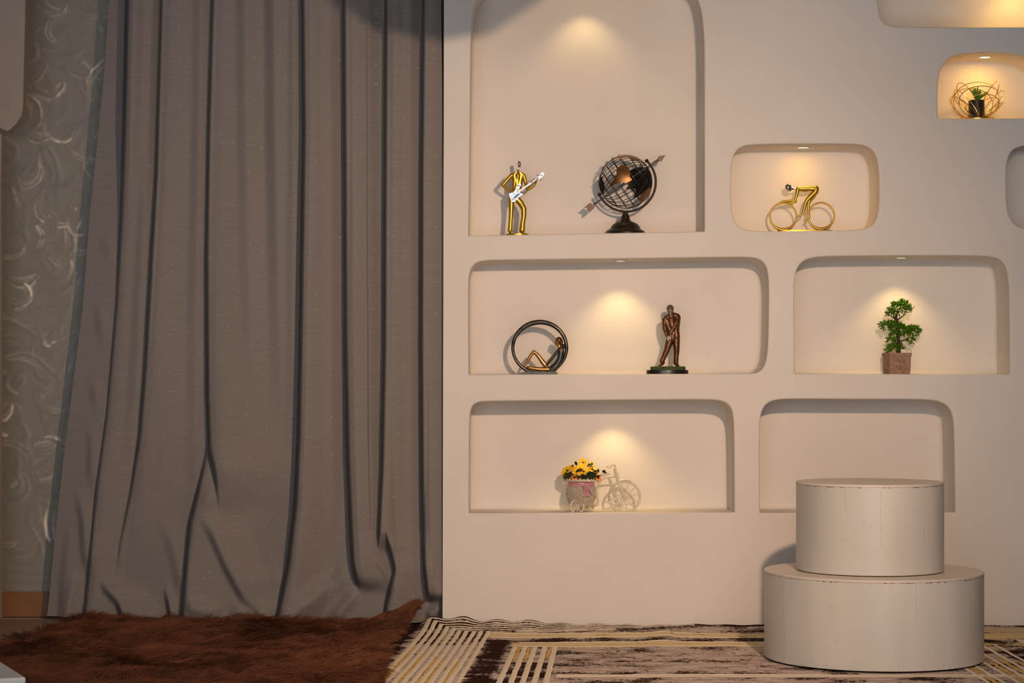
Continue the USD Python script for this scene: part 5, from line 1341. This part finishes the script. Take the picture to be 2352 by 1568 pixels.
def flower(name, label, cx, cy, d, Rf, np_, tilt, turn, mt, eye, category='flower', group=None):
    c0 = v.p(cx, cy, d)
    tt = thing(name, label, category, v.loc + c0, group=group)
    ax = np.array([math.sin(turn) * math.cos(tilt), -math.cos(turn) * math.cos(tilt), math.sin(tilt)])
    e1 = np.cross(ax, [0, 0, 1.0]); e1 /= np.linalg.norm(e1); e2 = np.cross(e1, ax)
    L = Rf * v.m
    for ring in range(2):
        n_ = np_ - 3 * ring
        for k in range(n_):
            a = 2 * PI * (k + 0.5 * ring) / n_ + rfw.normal(0, 0.06)
            o = np.cos(a) * e1 + np.sin(a) * e2; s = np.cross(ax, o)
            l_ = L * rfw.uniform(0.85, 1.08) * (1 - 0.18 * ring); cup = rfw.uniform(0.05, 0.32) + 0.12 * ring
            q_ = np.linspace(0, 1, 7)
            w = 0.17 * l_ * np.sin(PI * np.clip(0.16 + 0.84 * q_, 0, 1)) ** 0.7
            mid = (0.16 * L + 0.84 * l_ * q_)[:, None] * o + (cup * l_ * (q_ - 0.75 * q_ ** 2) + 0.03 * L * ring)[:, None] * ax
            V = np.vstack([mid - s * w[:, None] + ax * 0.04 * l_, mid, mid + s * w[:, None] + ax * 0.04 * l_])
            f = []
            for i_ in range(6):
                for j_ in range(2):
                    f += [[j_ * 7 + i_, j_ * 7 + i_ + 1, (j_ + 1) * 7 + i_ + 1], [j_ * 7 + i_, (j_ + 1) * 7 + i_ + 1, (j_ + 1) * 7 + i_]]
            obj('petal', trimesh.Trimesh(V, f, process=False), mt, tt, smooth=True)
    ey = ellipsoid((0, 0, 0), np.array([0.30, 0.30, 0.12]) * L * eye, 3)
    T = np.eye(4); T[:3, 0] = e1; T[:3, 1] = e2; T[:3, 2] = ax; T[:3, 3] = ax * 0.08 * L
    ey.apply_transform(T)
    obj('eye', ey, M['flower_eye'], tt)
    root = v.p(760, 760, 0) - c0
    obj('stem', tube([-ax * 0.02 * L, (root - ax * L) * 0.5, root], 7 * v.m, 6), M['dark_leaf'], tt)
    return tt


flower('sunflower', 'large yellow sunflower with a dark eye at the front of the tricycle basket', 705, 490, 150, 215, 15, 0.95, -0.05, M['petal'], 1.0)
flower('sunflower', 'yellow sunflower drooping over the left side of the tricycle basket', 425, 500, 60, 185, 14, 0.75, -0.75, M['petal'], 0.6)
flower('sunflower', 'yellow sunflower rising highest at the back of the tricycle basket', 775, 320, -60, 130, 12, 0.5, 0.1, M['petal'], 0.5)
flower('sunflower', 'yellow sunflower at the right of the basket, nearest the handlebar', 985, 475, 60, 165, 14, 0.9, 0.5, M['petal'], 0.6)
flower('small_flower', 'small orange flower under the front sunflower, above the basket rim', 575, 640, 260, 90, 9, 0.4, -0.2, M['petal_orange'], 0.9)
flower('small_flower', 'small orange flower hanging at the basket rim beside the frame tube', 1110, 650, 130, 95, 9, 0.2, 0.4, M['petal_orange'], 0.9)
flower('small_flower', 'small yellow flower bud on the upper right of the bouquet', 975, 335, 0, 80, 8, 0.8, 0.6, M['petal'], 0.9)


def leaf_spray(name, label, leaves, stem=None):
    tt = thing(name, label, 'leaves', v.loc)
    for cx, cy, ang, L, d in leaves:
        q_ = np.linspace(0, 1, 7)
        o = np.array([math.cos(ang), -0.25, math.sin(ang)]); s = np.array([-math.sin(ang), -0.4, math.cos(ang)])
        mid = v.p(cx, cy, d) + (q_ * L * v.m)[:, None] * o + (np.array([0, -0.2, 0]) * L * v.m) * (q_ ** 2)[:, None]
        w = (0.30 * L * v.m * np.sin(PI * np.clip(0.06 + 0.94 * q_, 0, 1)))[:, None]
        V = np.vstack([mid - s * w, mid + np.array([0, 0.002, 0]), mid + s * w]); f = []
        for i_ in range(6):
            for j_ in range(2):
                f += [[j_ * 7 + i_, j_ * 7 + i_ + 1, (j_ + 1) * 7 + i_ + 1], [j_ * 7 + i_, (j_ + 1) * 7 + i_ + 1, (j_ + 1) * 7 + i_]]
        obj('leaf', trimesh.Trimesh(V, f, process=False), M['dark_leaf'], tt, smooth=True)
    if stem:
        obj('stem', tube([v.p(*q_) for q_ in stem], 7 * v.m, 6), mat('pale_stem', (0.42, 0.36, 0.2), 0.6), tt)
    return tt


leaf_spray('foliage_sprig', 'dark green leaves packed between the flowers and the basket rim',
           [(400, 660, 0.9, 150, 200), (440, 680, 1.5, 170, 210), (480, 690, 0.5, 150, 220), (520, 560, -0.8, 130, 210), (860, 660, 1.2, 180, 200), (900, 670, 0.6, 190, 190), (960, 660, 0.9, 170, 170), (1000, 660, 2.2, 170, 180), (850, 560, 0.0, 190, 180), (1080, 560, 1.2, 120, 80), (700, 640, 0.2, 120, 250), (640, 650, 0.7, 110, 255), (790, 640, 2.4, 130, 240), (545, 420, 1.7, 70, 60), (960, 380, 1.2, 70, 60), (1050, 640, 0.4, 110, 160), (560, 700, 0.8, 120, 240), (380, 690, 1.9, 120, 150), (350, 640, 1.2, 130, 120), (450, 620, 2.2, 120, 170), (500, 640, 1.6, 150, 200), (600, 600, 1.0, 130, 200), (660, 580, 1.9, 120, 210), (740, 600, 1.2, 120, 200), (520, 480, 1.5, 90, 30), (640, 380, 2.0, 110, -40), (880, 420, 1.0, 110, -30), (1020, 600, 1.4, 140, 120), (1060, 690, 1.7, 130, 130), (800, 600, 1.7, 130, 190), (620, 690, 1.6, 110, 245), (740, 690, 0.7, 140, 230), (680, 700, 2.0, 130, 230), (820, 690, 1.5, 140, 220), (930, 690, 1.4, 140, 200)])
leaf_spray('leaf_twig', 'thin twig with a few small green leaves sticking out towards the handlebar',
           [(1238, 545, 0.9, 70, 40), (1245, 545, 1.4, 80, 40), (1238, 540, 2.0, 70, 40), (1250, 545, 0.15, 60, 40)], [(1080, 660, 60), (1140, 610, 50), (1190, 570, 45), (1240, 543, 40)])
